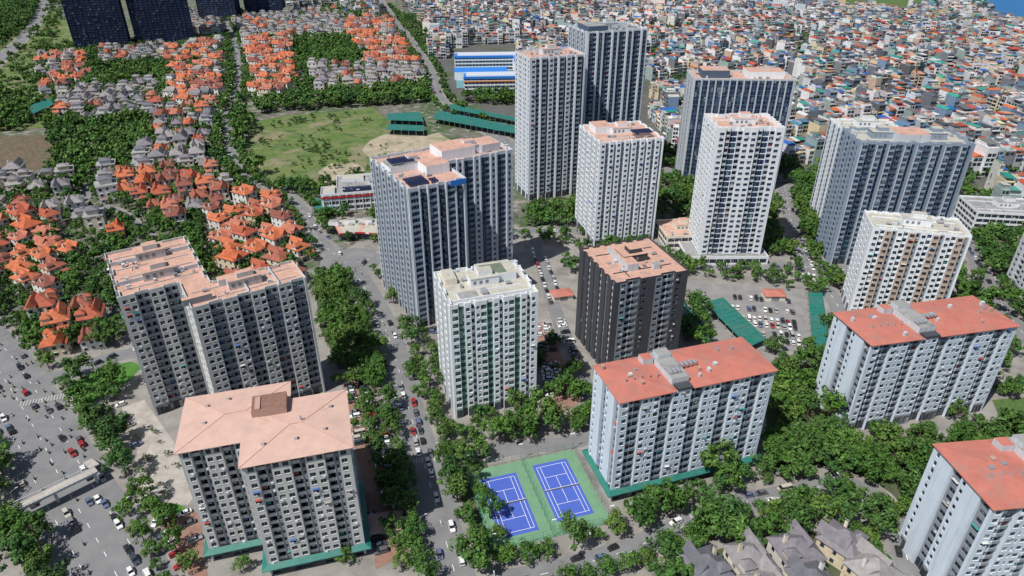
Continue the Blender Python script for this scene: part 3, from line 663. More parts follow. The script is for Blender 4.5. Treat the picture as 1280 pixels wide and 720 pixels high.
# teal sheds
def shed(pts, h=3.6, mat=Rf_teal, name='parking_shed'):
    q = PL(pts, h); mb = MB()
    mb.hexa([(*p_, h) for p_ in q], [(*p_, h+.15) for p_ in q], mat)
    for a, b in ((0, 1), (1, 2), (2, 3), (3, 0)):
        A_, B_ = Vector(q[a]), Vector(q[b]); k = max(1, int((B_-A_).length/6))
        for i in range(k):
            s = A_.lerp(B_, i/k); s = s.lerp((Vector(q[0])+Vector(q[2]))/2, .03); mb.box(s.x-.1, s.y-.1, 0, s.x+.1, s.y+.1, h, Steel)
    A0, A1, B0, B1 = Vector(q[0]), Vector(q[1]), Vector(q[3]), Vector(q[2])
    k = int(max((B0-A0).length, 4)/3)
    for i in range(1, k):
        a = A0.lerp(B0, i/k); b = A1.lerp(B1, i/k)
        mb.cyl((a.x, a.y, h+.16), (b.x, b.y, h+.16), .12, .12, 4, mat)
    mb.obj(name); mark(q, 1)
shed([(958, 424), (936, 434), (880, 378), (904, 372)]); shed([(1038, 432), (1016, 436), (1010, 366), (1028, 366)])
shed([(484, 150), (484, 142), (525, 140), (530, 152)], 5); shed([(482, 162), (486, 155), (530, 157), (530, 164)], 5); shed([(540, 148), (548, 138), (655, 160), (655, 169)], 5, name='market_shed'); shed([(562, 130), (650, 148), (655, 153), (560, 136)], 5, name='market_shed')
shed([(390, 250), (410, 246), (418, 262), (396, 268)], 4)
shed([(34, 134), (60, 122), (68, 130), (42, 142)], 10, name='market_hall')
shed([(880, 440), (905, 442), (900, 452), (872, 448)], 3.5); shed([(845, 380), (855, 376), (895, 430), (885, 436)], 3.5)
for (u, v, a, mt) in ((966, 372, 0, Rf_red), (702, 372, 15, Rf_red), (482, 660, 10, W_rose)):
    mb = MB(); x, y = P(u, v); mb.box(-5, -3.5, 0, 5, 3.5, 3, W_cream); hip(mb, -5, -3.5, 5, 3.5, 3, 1.2, .6, mt); mb.box(-2, -3.56, 0, 2, -3.51, 2.3, Mull); mb.obj('kiosk', (x, y), A(a)); mark(rectpts(x, y, 10, 7, A(a)), 1)
# ------------------------------------------------------------------ tennis
TA = A(16.5); ca, sa = math.cos(TA), math.sin(TA)
z = nz()+.03
tx, ty = 8.3, 169
mbp = MB(); mbp.face([(*q, z) for q in rectpts(tx, ty, 41, 36, TA)], CourtG); mbp.obj('tennis_court_ground'); mark(rectpts(tx+.6, ty-2.2, 51, 46, TA), 4)
for (cx, cy) in ((-1.2, 165.6), (17.5, 172.6)):
    mb = MB()
    mb.face([(x, y, z+.01) for x, y in ((-6.6, -13.4), (6.6, -13.4), (6.6, 13.4), (-6.6, 13.4))], CourtB)
    zz = z+.016; lw = .07
    def ln(x0, y0, x1, y1, k=[0]):
        k[0] += 1; e = zz+(k[0] % 9)*.0005
        mb.face([(x0, y0, e), (x1, y0, e), (x1, y1, e), (x0, y1, e)], White)
    for xx in (-5.485, 5.485, -4.115, 4.115): ln(xx-lw, -11.885, xx+lw, 11.885)
    for yy in (-11.885, 11.885): ln(-5.485, yy-lw, 5.485, yy+lw)
    for yy in (-6.4, 6.4): ln(-4.115, yy-lw, 4.115, yy+lw)
    ln(-lw, -6.4, lw, 6.4)
    mb.box(-6.4, -.05, zz, 6.4, .05, 1.0, Mull); mb.box(-6.4, -.06, 1.0, 6.4, .06, 1.07, White)
    mb.cyl((-6.4, 0, 0), (-6.4, 0, 1.1), .06, .06, 6, Steel); mb.cyl((6.4, 0, 0), (6.4, 0, 1.1), .06, .06, 6, Steel)
    mb.obj('tennis_court', (cx, cy), TA)
mb = MB()
for (x0, y0, x1, y1) in ((-20.5, -18, 20.5, -18), (20.5, -18, 20.5, 18), (20.5, 18, -20.5, 18), (-20.5, 18, -20.5, -18), (0, -18, 0, 18)):
    n = 12
    for i in range(n+1):
        x = x0+(x1-x0)*i/n; y = y0+(y1-y0)*i/n; mb.cyl((x, y, 0), (x, y, 3.6), .05, .05, 5, Rf_teal)
    for h in (.1, 1.2, 2.4, 3.6): mb.cyl((x0, y0, h), (x1, y1, h), .035, .035, 4, Rf_teal)
for (x, y) in ((-20, -18), (20, -18), (-20, 18), (20, 18), (0, -18), (0, 18)):
    mb.cyl((x, y, 0), (x, y, 8), .1, .07, 6, Steel); mb.box(x-.8, y-.15, 8, x+.8, y+.15, 8.3, White)
mb.obj('tennis_fence', (tx, ty), TA)
# ------------------------------------------------------------------ footbridge
a = P(8, 640, 6); b = P(120, 586, 6); a = Vector(a); b = Vector(b); d = b-a; ang = math.atan2(d.y, d.x); ln_ = d.length
mb = MB()
mb.box(0, -1.8, 5.2, ln_, 1.8, 5.9, W_lgrey, PaveL)
for s in (-1, 1):
    mb.box(0, s*1.75-.08, 5.9, ln_, s*1.75+.08, 6.1, W_white)
    mb.box(0, s*1.75-.05, 6.9, ln_, s*1.75+.05, 7.0, White)
    for i in range(int(ln_/1.5)): mb.box(i*1.5, s*1.75-.04, 6.1, i*1.5+.08, s*1.75+.04, 6.9, White)
for x in (1, ln_/2, ln_-1): mb.cyl((x, 0, 0), (x, 0, 5.2), .5, .5, 10, W_lgrey)
for k in range(16):
    mb.box(-1.8, -1.9-k*.75-.75, 5.5-k*.34, 1.8, -1.9-k*.75, 5.8-k*.34, PaveL)
    mb.box(ln_-1.6, 1.9+k*.75, 5.5-k*.34, ln_+1.6, 1.9+k*.75+.75, 5.8-k*.34, PaveL)
for s in (-1.8, 1.7): mb.hexa([(s, -1.9, 5.8), (s+.1, -1.9, 5.8), (s+.1, -13.9, .4), (s, -13.9, .4)], [(s, -1.9, 6.9), (s+.1, -1.9, 6.9), (s+.1, -13.9, 1.5), (s, -13.9, 1.5)], White)
mb.obj('pedestrian_bridge', (a.x, a.y), ang)

# ------------------------------------------------------------------ houses
def win(mb, x0, x1, y, z0, z1, sy):
    mb.box(x0, min(y, y+sy*.06), z0, x1, max(y, y+sy*.06), z1, G_dark)
def tubehouse(mb, x, w, d, nf, rr):
    h = nf*3.3+.3; y0 = -d/2+rr.uniform(-.8, .8); y1 = d/2
    mb.box(x+.02, y0, 0, x+w-.02, y1, h, H_wall, H_roof if rr.random() < .6 else None)
    for k in range(nf):
        z = k*3.3
        for (yy, sy) in ((y0, -1), (y1, 1)):
            if rr.random() < .8:
                if k and rr.random() < .5: mb.box(x+.3, min(yy, yy+sy*1.1), z+.1, x+w-.3, max(yy, yy+sy*1.1), z+.9, H_wall)
                win(mb, x+w*.12, x+w*.46, yy+sy*.002, z+.6, z+2.8, sy); win(mb, x+w*.54, x+w*.88, yy+sy*.002, z+.6, z+2.8, sy)
    for s in (x, x+w):
        if rr.random() < .5: mb.box(s-.06 if s == x else s-.02, y0+d*.3, h*.4, s+.02 if s == x else s+.06, y0+d*.4, h*.55, G_dark)
    t = rr.random()
    if t < .6:   # sheet canopy
        z = h+2.2; a = y0+rr.uniform(0, d*.15); b = y1-rr.uniform(0, d*.2); r = rr.uniform(-.5, .9)
        mb.hexa([(x+.1, a, z), (x+w-.1, a, z), (x+w-.1, b, z+r), (x+.1, b, z+r)], [(x+.1, a, z+.12), (x+w-.1, a, z+.12), (x+w-.1, b, z+r+.12), (x+.1, b, z+r+.12)], H_roof)
        mb.box(x+.3, a+d*.25, h, x+w-.3, b-.4, z-.02, H_wall)
    elif t < .8:  # stair head + tank
        a = y0+d*rr.uniform(.25, .5); mb.box(x+.15, a, h, x+w*.7, a+4, h+2.8, H_wall, H_roof)
        for (xa, ya, xb, yb) in ((x+.03, y0+.01, x+.2, y1-.01), (x+w-.2, y0+.01, x+w-.03, y1-.01), (x+.2, y0+.01, x+w-.2, y0+.2), (x+.2, y1-.2, x+w-.2, y1-.01)): mb.box(xa, ya, h, xb, yb, h+.9, H_wall)
        if rr.random() < .6: mb.cyl((x+w*.4, a+5, h+1.1), (x+w*.4, a+6.8, h+1.1), .6, .6, 8, Steel)
    else:
        hip(mb, x+.1, y0, x+w-.1, y1, h+.02, 1.6, .1, H_roof, gable=rr.random() < .6)
ROWS = []
for k in range(22):
    rr = random.Random(100+k); mb = MB(); x = -11.5
    while x < 9.5:
        w = rr.choice([4.5, 5, 6, 7, 8]); w = min(w, 11.5-x)
        if rr.random() < .93: tubehouse(mb, x, w, rr.uniform(10, 14), rr.choice([2, 3, 3, 4, 4, 5, 5, 6]), rr)
        x += w
    ROWS.append(mb.mesh('townhouse_row'))
def villa(seed, roofm, modern=False, steep=1.0):
    rr = random.Random(seed); mb = MB(); W = rr.uniform(9, 12); D = rr.uniform(10, 13); nf = rr.choice([2, 3, 3]) if steep == 1 else 2; h = nf*3.3
    def blk(x0, y0, x1, y1, h, nf):
        mb.box(x0, y0, 0, x1, y1, h, V_wall)
        for k in range(nf):
            z = k*3.3
            n = max(1, int((x1-x0)/3.2))
            for i in range(n):
                c = x0+(i+.5)*(x1-x0)/n
                for (yy, s) in ((y0, -1), (y1, 1)):
                    mb.box(c-.75, min(yy+s*.002, yy+s*.08), z+.9, c+.75, max(yy+s*.002, yy+s*.08), z+2.5, G_dark); mb.box(c-.9, min(yy+s*.003, yy+s*.25), z+2.55, c+.9, max(yy+s*.003, yy+s*.25), z+2.7, White)
            n = max(1, int((y1-y0)/3.6))
            for i in range(n):
                c = y0+(i+.5)*(y1-y0)/n
                for (xx, s) in ((x0, -1), (x1, 1)): mb.box(min(xx+s*.002, xx+s*.08), c-.6, z+.9, max(xx+s*.002, xx+s*.08), c+.6, z+2.4, G_dark)
    blk(-W/2, -D/2, W/2, D/2, h, nf)
    sx = rr.choice([-1, 1]); 
    x0, x1 = (W*.05, W*.42) if sx > 0 else (-W*.42, -W*.05)
    blk(x0, -D/2-3, x1, -D/2+.5, h-3.3+.5, nf-1)
    if modern:
        mb.box(-W/2-.3, -D/2-.3, h, W/2+.3, D/2+.3, h+.25, White, Rf_grey); mb.box(-W*.3, -D*.2, h+.25, W*.3, D*.4, h+3, V_wall); hip(mb, -W*.3, -D*.2, W*.3, D*.4, h+3, 1.4, .5, roofm)
    else:
        hip(mb, -W/2, -D/2, W/2, D/2, h, 3.4*steep, .6, roofm)
        hip(mb, x0+.4, -D*.2, x1-.4, D/2+.9, h+1.2, 2.6*steep, .5, roofm, gable=True)
        mb.box(x0+.45, -D*.2+.1, h-.2, x1-.45, D/2+.7, h+1.2, V_wall)
        mb.box(-sx*W*.3-.5, D*.1, h+.5, -sx*W*.3+.5, D*.1+.9, h+3.8*steep, V_wall, roofm)
        if rr.random() < .5 or steep > 1:
            mb.box(-sx*W*.3-2, -D/2+1, h+.2, -sx*W*.3+1.5, -D/2+4, h+2.2, V_wall); hip(mb, -sx*W*.3-2, -D/2+1, -sx*W*.3+1.5, -D/2+4, h+2.2, 1.5*steep, .4, roofm)
    hip(mb, x0, -D/2-3, x1, -D/2, h-2.78, 1.2*steep, .5, roofm, gable=True)
    mb.box(-sx*W*.28-2, -D/2-2.5, 2.9, -sx*W*.28+2, -D/2-.01, 3.2, White, PaveR)
    for dx in (-1.8, 1.6): mb.box(-sx*W*.28+dx, -D/2-2.4, 0, -sx*W*.28+dx+.25, -D/2-2.1, 2.9, White)
    return mb.mesh('villa')
VT = [villa(200+k, Rf_terra) for k in range(9)]
VGm = palette('villa_slate_roof', [(.17, .155, .175), (.21, .195, .20), (.13, .13, .15), (.25, .23, .23)], .7, .25, island=False)
VG = [villa(300+k, VGm, k % 2 == 0) for k in range(6)]
VF = [villa(400+k, VGm, False, 1.3) for k in range(4)]
def place(poly, ang, du, dv, meshes, name, prob=.93, lx=11, ly=13, jit=1.0, filt=None, sj=.08, rr=R, flipalt=True, rj=.04):
    pts = poly; cx = sum(p[0] for p in pts)/len(pts); cy = sum(p[1] for p in pts)/len(pts)
    rad_ = max(math.hypot(p[0]-cx, p[1]-cy) for p in pts); ca, sa = math.cos(ang), math.sin(ang); n = 0
    j = -int(rad_/dv)-1
    while j*dv < rad_:
        ph = rr.random()*du
        i = -int(rad_/du)-1
        while i*du < rad_:
            a = i*du+ph+rr.uniform(-jit, jit)*.5; b = j*dv+rr.uniform(-jit, jit)
            x, y = cx+ca*a-sa*b, cy+sa*a+ca*b; i += 1
            if not inpoly(x, y, pts): continue
            if filt and not filt(x, y): continue
            if rr.random() > prob: continue
            q = rectpts(x, y, lx, ly, ang)
            if any(occ(*p) & 15 for p in q) or occ(x, y) & 15: continue
            s = 1+rr.uniform(-sj, sj)
            inst(name, rr.choice(meshes), x, y, 0, ang+(math.pi if (j % 2 and flipalt) else 0)+rr.uniform(-rj, rj), (s, s, s*rr.uniform(.93, 1.1)))
            mark(rectpts(x, y, lx*.8, ly*.8, ang), 8); n += 1
        j += 1
    return n
vz = [([(-40, 282), (80, 276), (106, 350), (60, 380), (-40, 372)], 60, VT), ([(25, 398), (110, 382), (150, 432), (50, 452)], 25, VT),
      ([(148, 225), (240, 212), (306, 225), (298, 258), (215, 292), (150, 288)], 25, VT*3+VG), ([(252, 262), (345, 250), (402, 318), (388, 350), (290, 368), (262, 305)], 60, VT),
      ([(205, 62), (278, 55), (280, 135), (212, 140)], 75, VT+VG[:4]), ([(302, 55), (362, 50), (370, 120), (312, 126)], 72, VT*2+VG[:3]), ([(432, 30), (488, 26), (520, 82), (455, 88)], 62, VT*3+VG),
      ([(48, 78), (100, 66), (120, 110), (60, 125)], 40, VT+VG)]
for q, a, ms in vz:
    far = q[0][1] < 150
    place(PL(q), A(a), 15.5 if far else 14, 19 if far else 17, ms, 'villa', .95, jit=1.6, sj=.12, rj=.09)
gz = [([(75, 118), (195, 108), (200, 150), (80, 160)], 15), ([(195, 140), (275, 138), (262, 215), (165, 225), (190, 180)], 20), ([(80, 225), (165, 215), (215, 250), (150, 300), (60, 270)], 28),
      ([(388, 88), (525, 85), (530, 112), (395, 118)], 8), ([(-40, 220), (70, 225), (80, 270), (-40, 275)], 20), ([(90, 350), (140, 360), (150, 420), (110, 400)], 50),
      ([(236, 20), (440, 15), (445, 45), (240, 52)], 10), ([(130, 66), (205, 62), (205, 82), (130, 90)], 20)]
for q, a in gz: place(PL(q), A(a), 13.5, 17.5, VG*3+VT[:3], 'villa', .93, jit=1.6, sj=.12, rj=.08)
# foreground slate-roofed villas
for k_, (u, v, a) in enumerate(((880, 726, 20), (934, 716, 15), (990, 704, 14), (1048, 694, 40), (1010, 745, 15), (1085, 730, 30), (955, 752, 18))):
    x, y = P(u, v); inst('villa', VF[k_ % 4], x, y, 0, A(a), 1.05); mark(rectpts(x, y, 12, 14, A(a)), 8)
# dense city
seeds = []
rs = random.Random(42)
for k in range(170):
    seeds.append((rs.uniform(-300, 1700), rs.uniform(480, 2200), A(rs.choice([8, 8, 15, -12, 25, 98, 60]))+rs.uniform(-.15, .15)))
city = PL([(520, 20), (470, -28), (1700, -28), (1800, 60), (1600, 250), (1300, 300), (1285, 245), (1205, 246), (1020, 215), (830, 196), (812, 110), (700, 120), (660, 140), (655, 55), (560, 60), (545, 85)])
for (sx, sy, sa_) in seeds:
    def filt(x, y, sx=sx, sy=sy):
        d0 = (x-sx)**2+(y-sy)**2
        for (qx, qy, _) in seeds:
            if (x-qx)**2+(y-qy)**2 < d0-1e-6: return False
        return True
    R2 = 115
    loc = rectpts(sx, sy, R2*2, R2*2, 0)
    def f2(x, y): return inpoly(x, y, city) and filt(x, y)
    place(loc, sa_, 24.5, 17.5, ROWS, 'townhouse_row', .93, 20, 11, 1.0, f2, .06, rs)
place(PL([(1200, 240), (1290, 235), (1400, 330), (1290, 330), (1215, 262)]), A(-10), 24, 17, ROWS, 'townhouse_row', .9, 20, 11, 1, None, .06, rs)
place(PL([(-150, 190), (-40, 190), (30, 235), (20, 262), (-100, 262)]), A(20), 24, 17, ROWS, 'townhouse_row', .8, 20, 11, 1, None, .06, rs)
place(PL([(380, -20), (460, -20), (500, 30), (430, 26), (360, 12)]), A(20), 24, 17, ROWS, 'townhouse_row', .5, 20, 11, 1, None, .06, rs)
# ------------------------------------------------------------------ trees
def treemesh(seed, rad_=4.5, height=9.5, ncl=30, nleaf=42, ls=.62):
    rr = random.Random(seed); mb = MB()
    th = height*.45
    mb.cyl((0, 0, -.2), (0, 0, th), .28, .16, 7, Bark, False)
    cl = []
    for k in range(ncl):
        a = rr.uniform(0, 2*math.pi); u = rr.uniform(-.7, 1); rxy = math.sqrt(max(0, 1-u*u))
        s = rr.uniform(.5, 1.05)*(1+.28*math.sin(3*a+seed)+.15*math.sin(5*a+seed*2))
        cl.append(Vector((math.cos(a)*rxy*rad_*s*.85, math.sin(a)*rxy*rad_*s*.85, height*.62+u*height*.3*s)))
    for c in cl[:7]: mb.cyl((0, 0, th*.8), tuple(c*.85+Vector((0, 0, height*.05))), .13, .04, 4, Bark, False)
    li = mb.mi(Leaf)
    for c in cl:
        r = rr.uniform(.75, 1.6)*rad_/4.5
        for j in range(nleaf):
            d = Vector((rr.gauss(0, 1), rr.gauss(0, 1), rr.gauss(0, .8)))
            d.normalize(); p = c+d*r*rr.uniform(.6, 1.05)
            n = (d*1.0+Vector((rr.gauss(0, .3), rr.gauss(0, .3), .5+rr.gauss(0, .25)))).normalized()
            a = n.orthogonal().normalized(); b = n.cross(a); t = rr.uniform(0, 6.28)
            a2 = a*math.cos(t)+b*math.sin(t); b2 = n.cross(a2); s = ls*rr.uniform(.6, 1.2)*.5*(rad_/4.5)**.4
            k = len(mb.v); mb.v += [tuple(p-a2*s*1.2), tuple(p-b2*s*.7), tuple(p+a2*s*1.2), tuple(p+b2*s*.7)]
            mb.f.append((k, k+1, k+2, k+3)); mb.m.append(li)
    return mb.mesh('broadleaf_tree')
TREES = [treemesh(k, 4.2+.45*(k % 3), 8.6+.9*(k % 4), 28, 36, .78) for k in range(10)]
TREESM = [treemesh(80+k, 4.4, 9.2, 20, 22, 1.15) for k in range(6)]
TREESF = [treemesh(30+k, 4.6, 9.5, 14, 12, 1.9) for k in range(5)]
SMALL = [treemesh(50+k, 2.6, 5.5, 14, 26, .62) for k in range(4)]
rt = random.Random(77); TG = {}
def put_tree(x, y, s=1, small=False, mind=3.0, mask=15):
    if occ(x, y) & mask: return False
    gi, gj = int(x//4), int(y//4)
    for i in (-1, 0, 1):
        for j in (-1, 0, 1):
            for (qx, qy) in TG.get((gi+i, gj+j), ()):
                if (x-qx)**2+(y-qy)**2 < mind*mind: return False
    TG.setdefault((gi, gj), []).append((x, y))
    s *= rt.uniform(.65, 1.4)
    dd = math.hypot(x, y)
    inst('small_tree' if small else 'broadleaf_tree', rt.choice(TREESF if dd > 520 else TREESM if dd > 330 else SMALL if small else TREES), x, y, 0, rt.uniform(0, 6.28), (s, s, s*rt.uniform(.85, 1.15)))
    return True
def forest(pxpoly, area, s=1, small=False, mind=3.6, mask=15):
    q = PL(pxpoly); x0 = min(p[0] for p in q); x1 = max(p[0] for p in q); y0 = min(p[1] for p in q); y1 = max(p[1] for p in q)
    n = int((x1-x0)*(y1-y0)/area)
    for k in range(n):
        x, y = rt.uniform(x0, x1), rt.uniform(y0, y1)
        if inpoly(x, y, q): put_tree(x, y, s, small, mind, mask)
def row(pts, step=7, off=0, s=.9, small=False, prob=.9, mask=9):
    c = spline(PL(pts), 2); acc = 0
    for i in range(1, len(c)):
        t = c[i]-c[i-1]; acc += t.length
        if acc >= step:
            acc = 0
            if rt.random() < prob:
                n = Vector((-t.y, t.x)).normalized(); p = c[i]+n*off; put_tree(p.x+rt.uniform(-.8, .8), p.y+rt.uniform(-.8, .8), s, small, 2.5, mask)
dense = [[(532, 565), (598, 560), (600, 600), (640, 695), (575, 705), (540, 650)], [(590, 695), (640, 690), (760, 660), (780, 690), (640, 725), (580, 735)], [(765, 655), (850, 620), (870, 640), (790, 672)],
         [(955, 470), (1035, 460), (1045, 560), (1035, 600), (960, 600), (900, 625), (890, 600), (960, 580)], [(1045, 562), (1180, 555), (1290, 545), (1290, 580), (1175, 610), (1140, 700), (1105, 680), (1085, 625), (1050, 590)],
         [(830, 690), (905, 650), (1000, 645), (1090, 650), (1105, 740), (1090, 760), (1080, 720), (1060, 675), (960, 680), (880, 700), (850, 760), (800, 760)], [(1205, 310), (1235, 300), (1300, 400), (1300, 440), (1250, 385)], [(1240, 262), (1290, 290), (1290, 330), (1240, 300)],
         [(392, 350), (462, 358), (480, 455), (430, 462), (402, 410)], [(100, 90), (215, 80), (212, 122), (185, 112), (110, 118)], [(70, 165), (185, 152), (190, 185), (130, 225), (75, 215)], [(320, 128), (530, 112), (540, 128), (325, 142)], [(365, 60), (440, 50), (455, 95), (390, 92)],
         [(295, 140), (320, 150), (310, 200), (345, 240), (300, 240), (288, 200)], [(832, 200), (875, 225), (872, 300), (838, 270)], [(992, 215), (1035, 235), (1030, 320), (1000, 300)], [(660, 258), (720, 262), (722, 290), (662, 290)], [(445, 180), (455, 180), (500, 215), (480, 230), (440, 225)],
         [(850, 385), (880, 400), (885, 440), (855, 430)], [(100, 470), (145, 470), (150, 500), (120, 500)], [(-20, 560), (20, 565), (45, 640), (80, 700), (70, 760), (20, 700), (-20, 620)], [(1180, 420), (1230, 400), (1240, 380), (1205, 370), (1195, 380)],
         [(570, 548), (735, 530), (745, 555), (600, 562)], [(700, 470), (725, 465), (745, 530), (720, 540)], [(120, 540), (150, 520), (160, 600), (150, 610)], [(580, 122), (650, 124), (655, 134), (575, 128)], [(-40, 100), (60, 140), (20, 165), (-60, 160)], [(180, 300), (250, 290), (262, 350), (230, 380)], [(390, 0), (440, 0), (470, 25), (410, 28)], [(500, 300), (520, 380), (530, 430), (505, 400)], [(1140, 600), (1165, 600), (1160, 760), (1130, 760)],
         [(0, 0), (50, -5), (40, 25), (0, 55)], [(320, 232), (420, 240), (480, 216), (495, 222), (440, 246), (380, 244)]]
for q in dense: forest(q, 17, 1.12, mind=4.6)
sparse = [([(-60, 250), (60, 225), (150, 215), (300, 215), (400, 320), (380, 350), (130, 440), (-60, 440)], 34), ([(50, 60), (290, 45), (290, 140), (60, 160)], 55), ([(300, 20), (530, 20), (545, 120), (300, 130)], 55), ([(380, 235), (500, 220), (510, 300), (400, 310)], 90), ([(60, 140), (290, 130), (300, 230), (60, 240)], 40),
          ([(660, 290), (1060, 290), (1060, 460), (960, 460), (860, 350), (700, 340)], 60), ([(420, 460), (520, 440), (720, 420), (740, 560), (480, 700), (430, 560)], 100), ([(-60, 0), (80, 0), (70, 160), (-60, 160)], 150), ([(1040, 340), (1230, 330), (1300, 540), (1040, 560)], 50), ([(1195, 235), (1300, 250), (1300, 400), (1230, 350)], 50), ([(810, 190), (1210, 230), (1210, 260), (1030, 330), (830, 300)], 50)]
for q, a in sparse: forest(q, a, .82, False, 3.4)
forest([(500, 0), (820, 110), (840, 200), (1200, 240), (1400, 260), (1400, -20), (500, -20)], 280, .9, False, 4, 7)
# scrub clumps on the open lot
fq = PL([(320, 154), (465, 140), (490, 165), (480, 210), (335, 230)])
for k in range(34):
    cx = rt.uniform(min(p[0] for p in fq), max(p[0] for p in fq)); cy = rt.uniform(min(p[1] for p in fq), max(p[1] for p in fq)); rr_ = rt.uniform(3, 16)
    for j in range(rt.randint(2, 16)):
        x, y = cx+rt.gauss(0, rr_), cy+rt.gauss(0, rr_*.7)
        if inpoly(x, y, fq): put_tree(x, y, rt.uniform(.2, .42), True, 1.5, 0)
for off in (9, -9, 16): row([(440, 335), (470, 385), (492, 440), (508, 500), (528, 570), (550, 650), (575, 740)], 7.5, off, .78, prob=.85)
row([(448, 470), (468, 560), (490, 650), (505, 710)], 5.5, 0, .8); row([(470, 465), (490, 540), (508, 620), (520, 700)], 5, 0, .85)
row([(-20, 440), (40, 530), (78, 602), (130, 690), (165, 760)], 7, -17, .85, mask=11); row([(-20, 440), (40, 530), (78, 602), (130, 690), (165, 760)], 8, 17, .9, mask=11)
row([(398, 300), (368, 252), (318, 235), (290, 195), (285, 150), (300, 95), (290, 45), (272, 8)], 7, 7, .85); row([(398, 300), (368, 252), (318, 235), (290, 195), (285, 150), (300, 95), (290, 45), (272, 8)], 7, -7, .85)
row([(480, 8), (510, 48), (538, 90), (552, 128), (605, 160)], 8, 9, .9); row([(480, 8), (510, 48), (538, 90), (552, 128), (605, 160)], 8, -9, .9)
row([(600, 296), (700, 288), (790, 296), (880, 330), (985, 332)], 8, -7, .7)
row([(565, 735), (660, 722), (770, 693), (850, 660), (900, 636), (985, 618), (1060, 606)], 7, 6.5, .85); row([(565, 735), (660, 722), (770, 693), (850, 660), (900, 636), (985, 618), (1060, 606)], 6, -6.5, .85)
row([(165, 540), (200, 600), (215, 640)], 6, 0, .5, True, mask=9); row([(150, 620), (190, 700), (220, 760)], 5, 0, .7); row([(1185, 262), (1228, 340), (1262, 395), (1330, 480)], 7, 6, .85)
row([(992, 290), (1010, 340), (1046, 380)], 7, 6, .7); row([(560, 440), (545, 480), (560, 540), (640, 545)], 6, 0, .7); row([(868, 345), (1004, 356)], 7, 0, .6, True, mask=9)
row([(230, 500), (262, 560), (250, 600)], 6, 0, .7); row([(180, 515), (228, 600)], 7, 0, .4, True, mask=9); row([(770, 640), (940, 600)], 8, -4, .7); row([(1050, 555), (1240, 540)], 8, -3, .75); row([(270, 715), (440, 700), (470, 690)], 7, 0, .6)
# ------------------------------------------------------------------ vehicles
def loft(mb, st, mat):
    k0 = len(mb.v); i = mb.mi(mat)
    for (x, hw, z0, z1) in st:
        mb.v += [(x, -hw, z0), (x, hw, z0), (x, hw, z1-.12), (x, hw*.9, z1), (x, -hw*.9, z1), (x, -hw, z1-.12)]
    n = len(st)
    for s in range(n-1):
        for j in range(6):
            a = k0+s*6+j; b = k0+s*6+(j+1) % 6; mb.f.append((a, b, b+6, a+6)); mb.m.append(i)
    mb.f.append(tuple(k0+j for j in range(6))); mb.m.append(i)
    mb.f.append(tuple(k0+(n-1)*6+5-j for j in range(6))); mb.m.append(i)
def car(kind):
    mb = MB(); 
    if kind == 'sedan': L_, hw, zb, zt, c = 2.25, .88, .95, 1.43, (-1.75, 1.05, -1.15, .35)
    elif kind == 'suv': L_, hw, zb, zt, c = 2.3, .93, 1.08, 1.72, (-2.15, 1.1, -1.95, .45)
    elif kind == 'hatch': L_, hw, zb, zt, c = 1.9, .84, .98, 1.5, (-1.8, .95, -1.5, .35)
    else: L_, hw, zb, zt, c = 2.6, .95, 1.15, 2.1, (-2.5, 2.1, -2.45, 1.5)
    loft(mb, [(-L_, hw*.85, .35, zb-.12), (-L_+.15, hw*.96, .25, zb), (-L_*.4, hw, .22, zb), (L_*.3, hw, .22, zb), (L_*.6, hw*.98, .25, zb-.08), (L_-.15, hw*.92, .28, zb-.2), (L_, hw*.8, .35, zb-.35)], CarPaint)
    xb0, xb1, xt0, xt1 = c; h1 = hw*.93; h2 = hw*.76
    mb.hexa([(xb0, -h1, zb-.02), (xb1, -h1, zb-.02), (xb1, h1, zb-.02), (xb0, h1, zb-.02)], [(xt0, -h2, zt), (xt1, -h2, zt), (xt1, h2, zt), (xt0, h2, zt)], CarGlass)
    mb.hexa([(xt0-.03, -h2-.02, zt-.02), (xt1+.03, -h2-.02, zt-.02), (xt1+.03, h2+.02, zt-.02), (xt0-.03, h2+.02, zt-.02)], [(xt0+.1, -h2+.08, zt+.06), (xt1-.1, -h2+.08, zt+.06), (xt1-.1, h2-.08, zt+.06), (xt0+.1, h2-.08, zt+.06)], CarPaint)
    for f in (.33, .66):
        xm = xb0+(xb1-xb0)*f
        if xt0 < xm < xt1:
            for s in (-1, 1): mb.hexa([(xm-.05, s*h1, zb), (xm+.05, s*h1, zb), (xm+.05, s*(h1-.06), zb), (xm-.05, s*(h1-.06), zb)], [(xm-.05, s*(h2+.01), zt), (xm+.05, s*(h2+.01), zt), (xm+.05, s*(h2-.06), zt), (xm-.05, s*(h2-.06), zt)], CarPaint)
    for x in (-L_*.62, L_*.62):
        for s in (-1, 1): mb.cyl((x, s*(hw-.2), .33), (x, s*(hw+.01), .33), .33, .33, 12, Tire); mb.cyl((x, s*(hw+.011), .33), (x, s*(hw+.02), .33), .18, .18, 8, Steel)
    for s in (-1, 1):
        mb.box(L_-.08, s*hw*.6-.15, zb-.45, L_+.02, s*hw*.6+.15, zb-.32, White); mb.box(-L_-.02, s*hw*.65-.15, zb-.4, -L_+.08, s*hw*.65+.15, zb-.25, RedP)
        mb.box(xb1-.35, hw if s > 0 else -hw-.18, zb-.02, xb1-.2, hw+.18 if s > 0 else -hw, zb+.1, CarPaint)
    return mb.mesh('parked_car')
CARS = [car('sedan'), car('suv'), car('hatch'), car('sedan'), car('suv'), car('van')]
rc = random.Random(9); CG = []
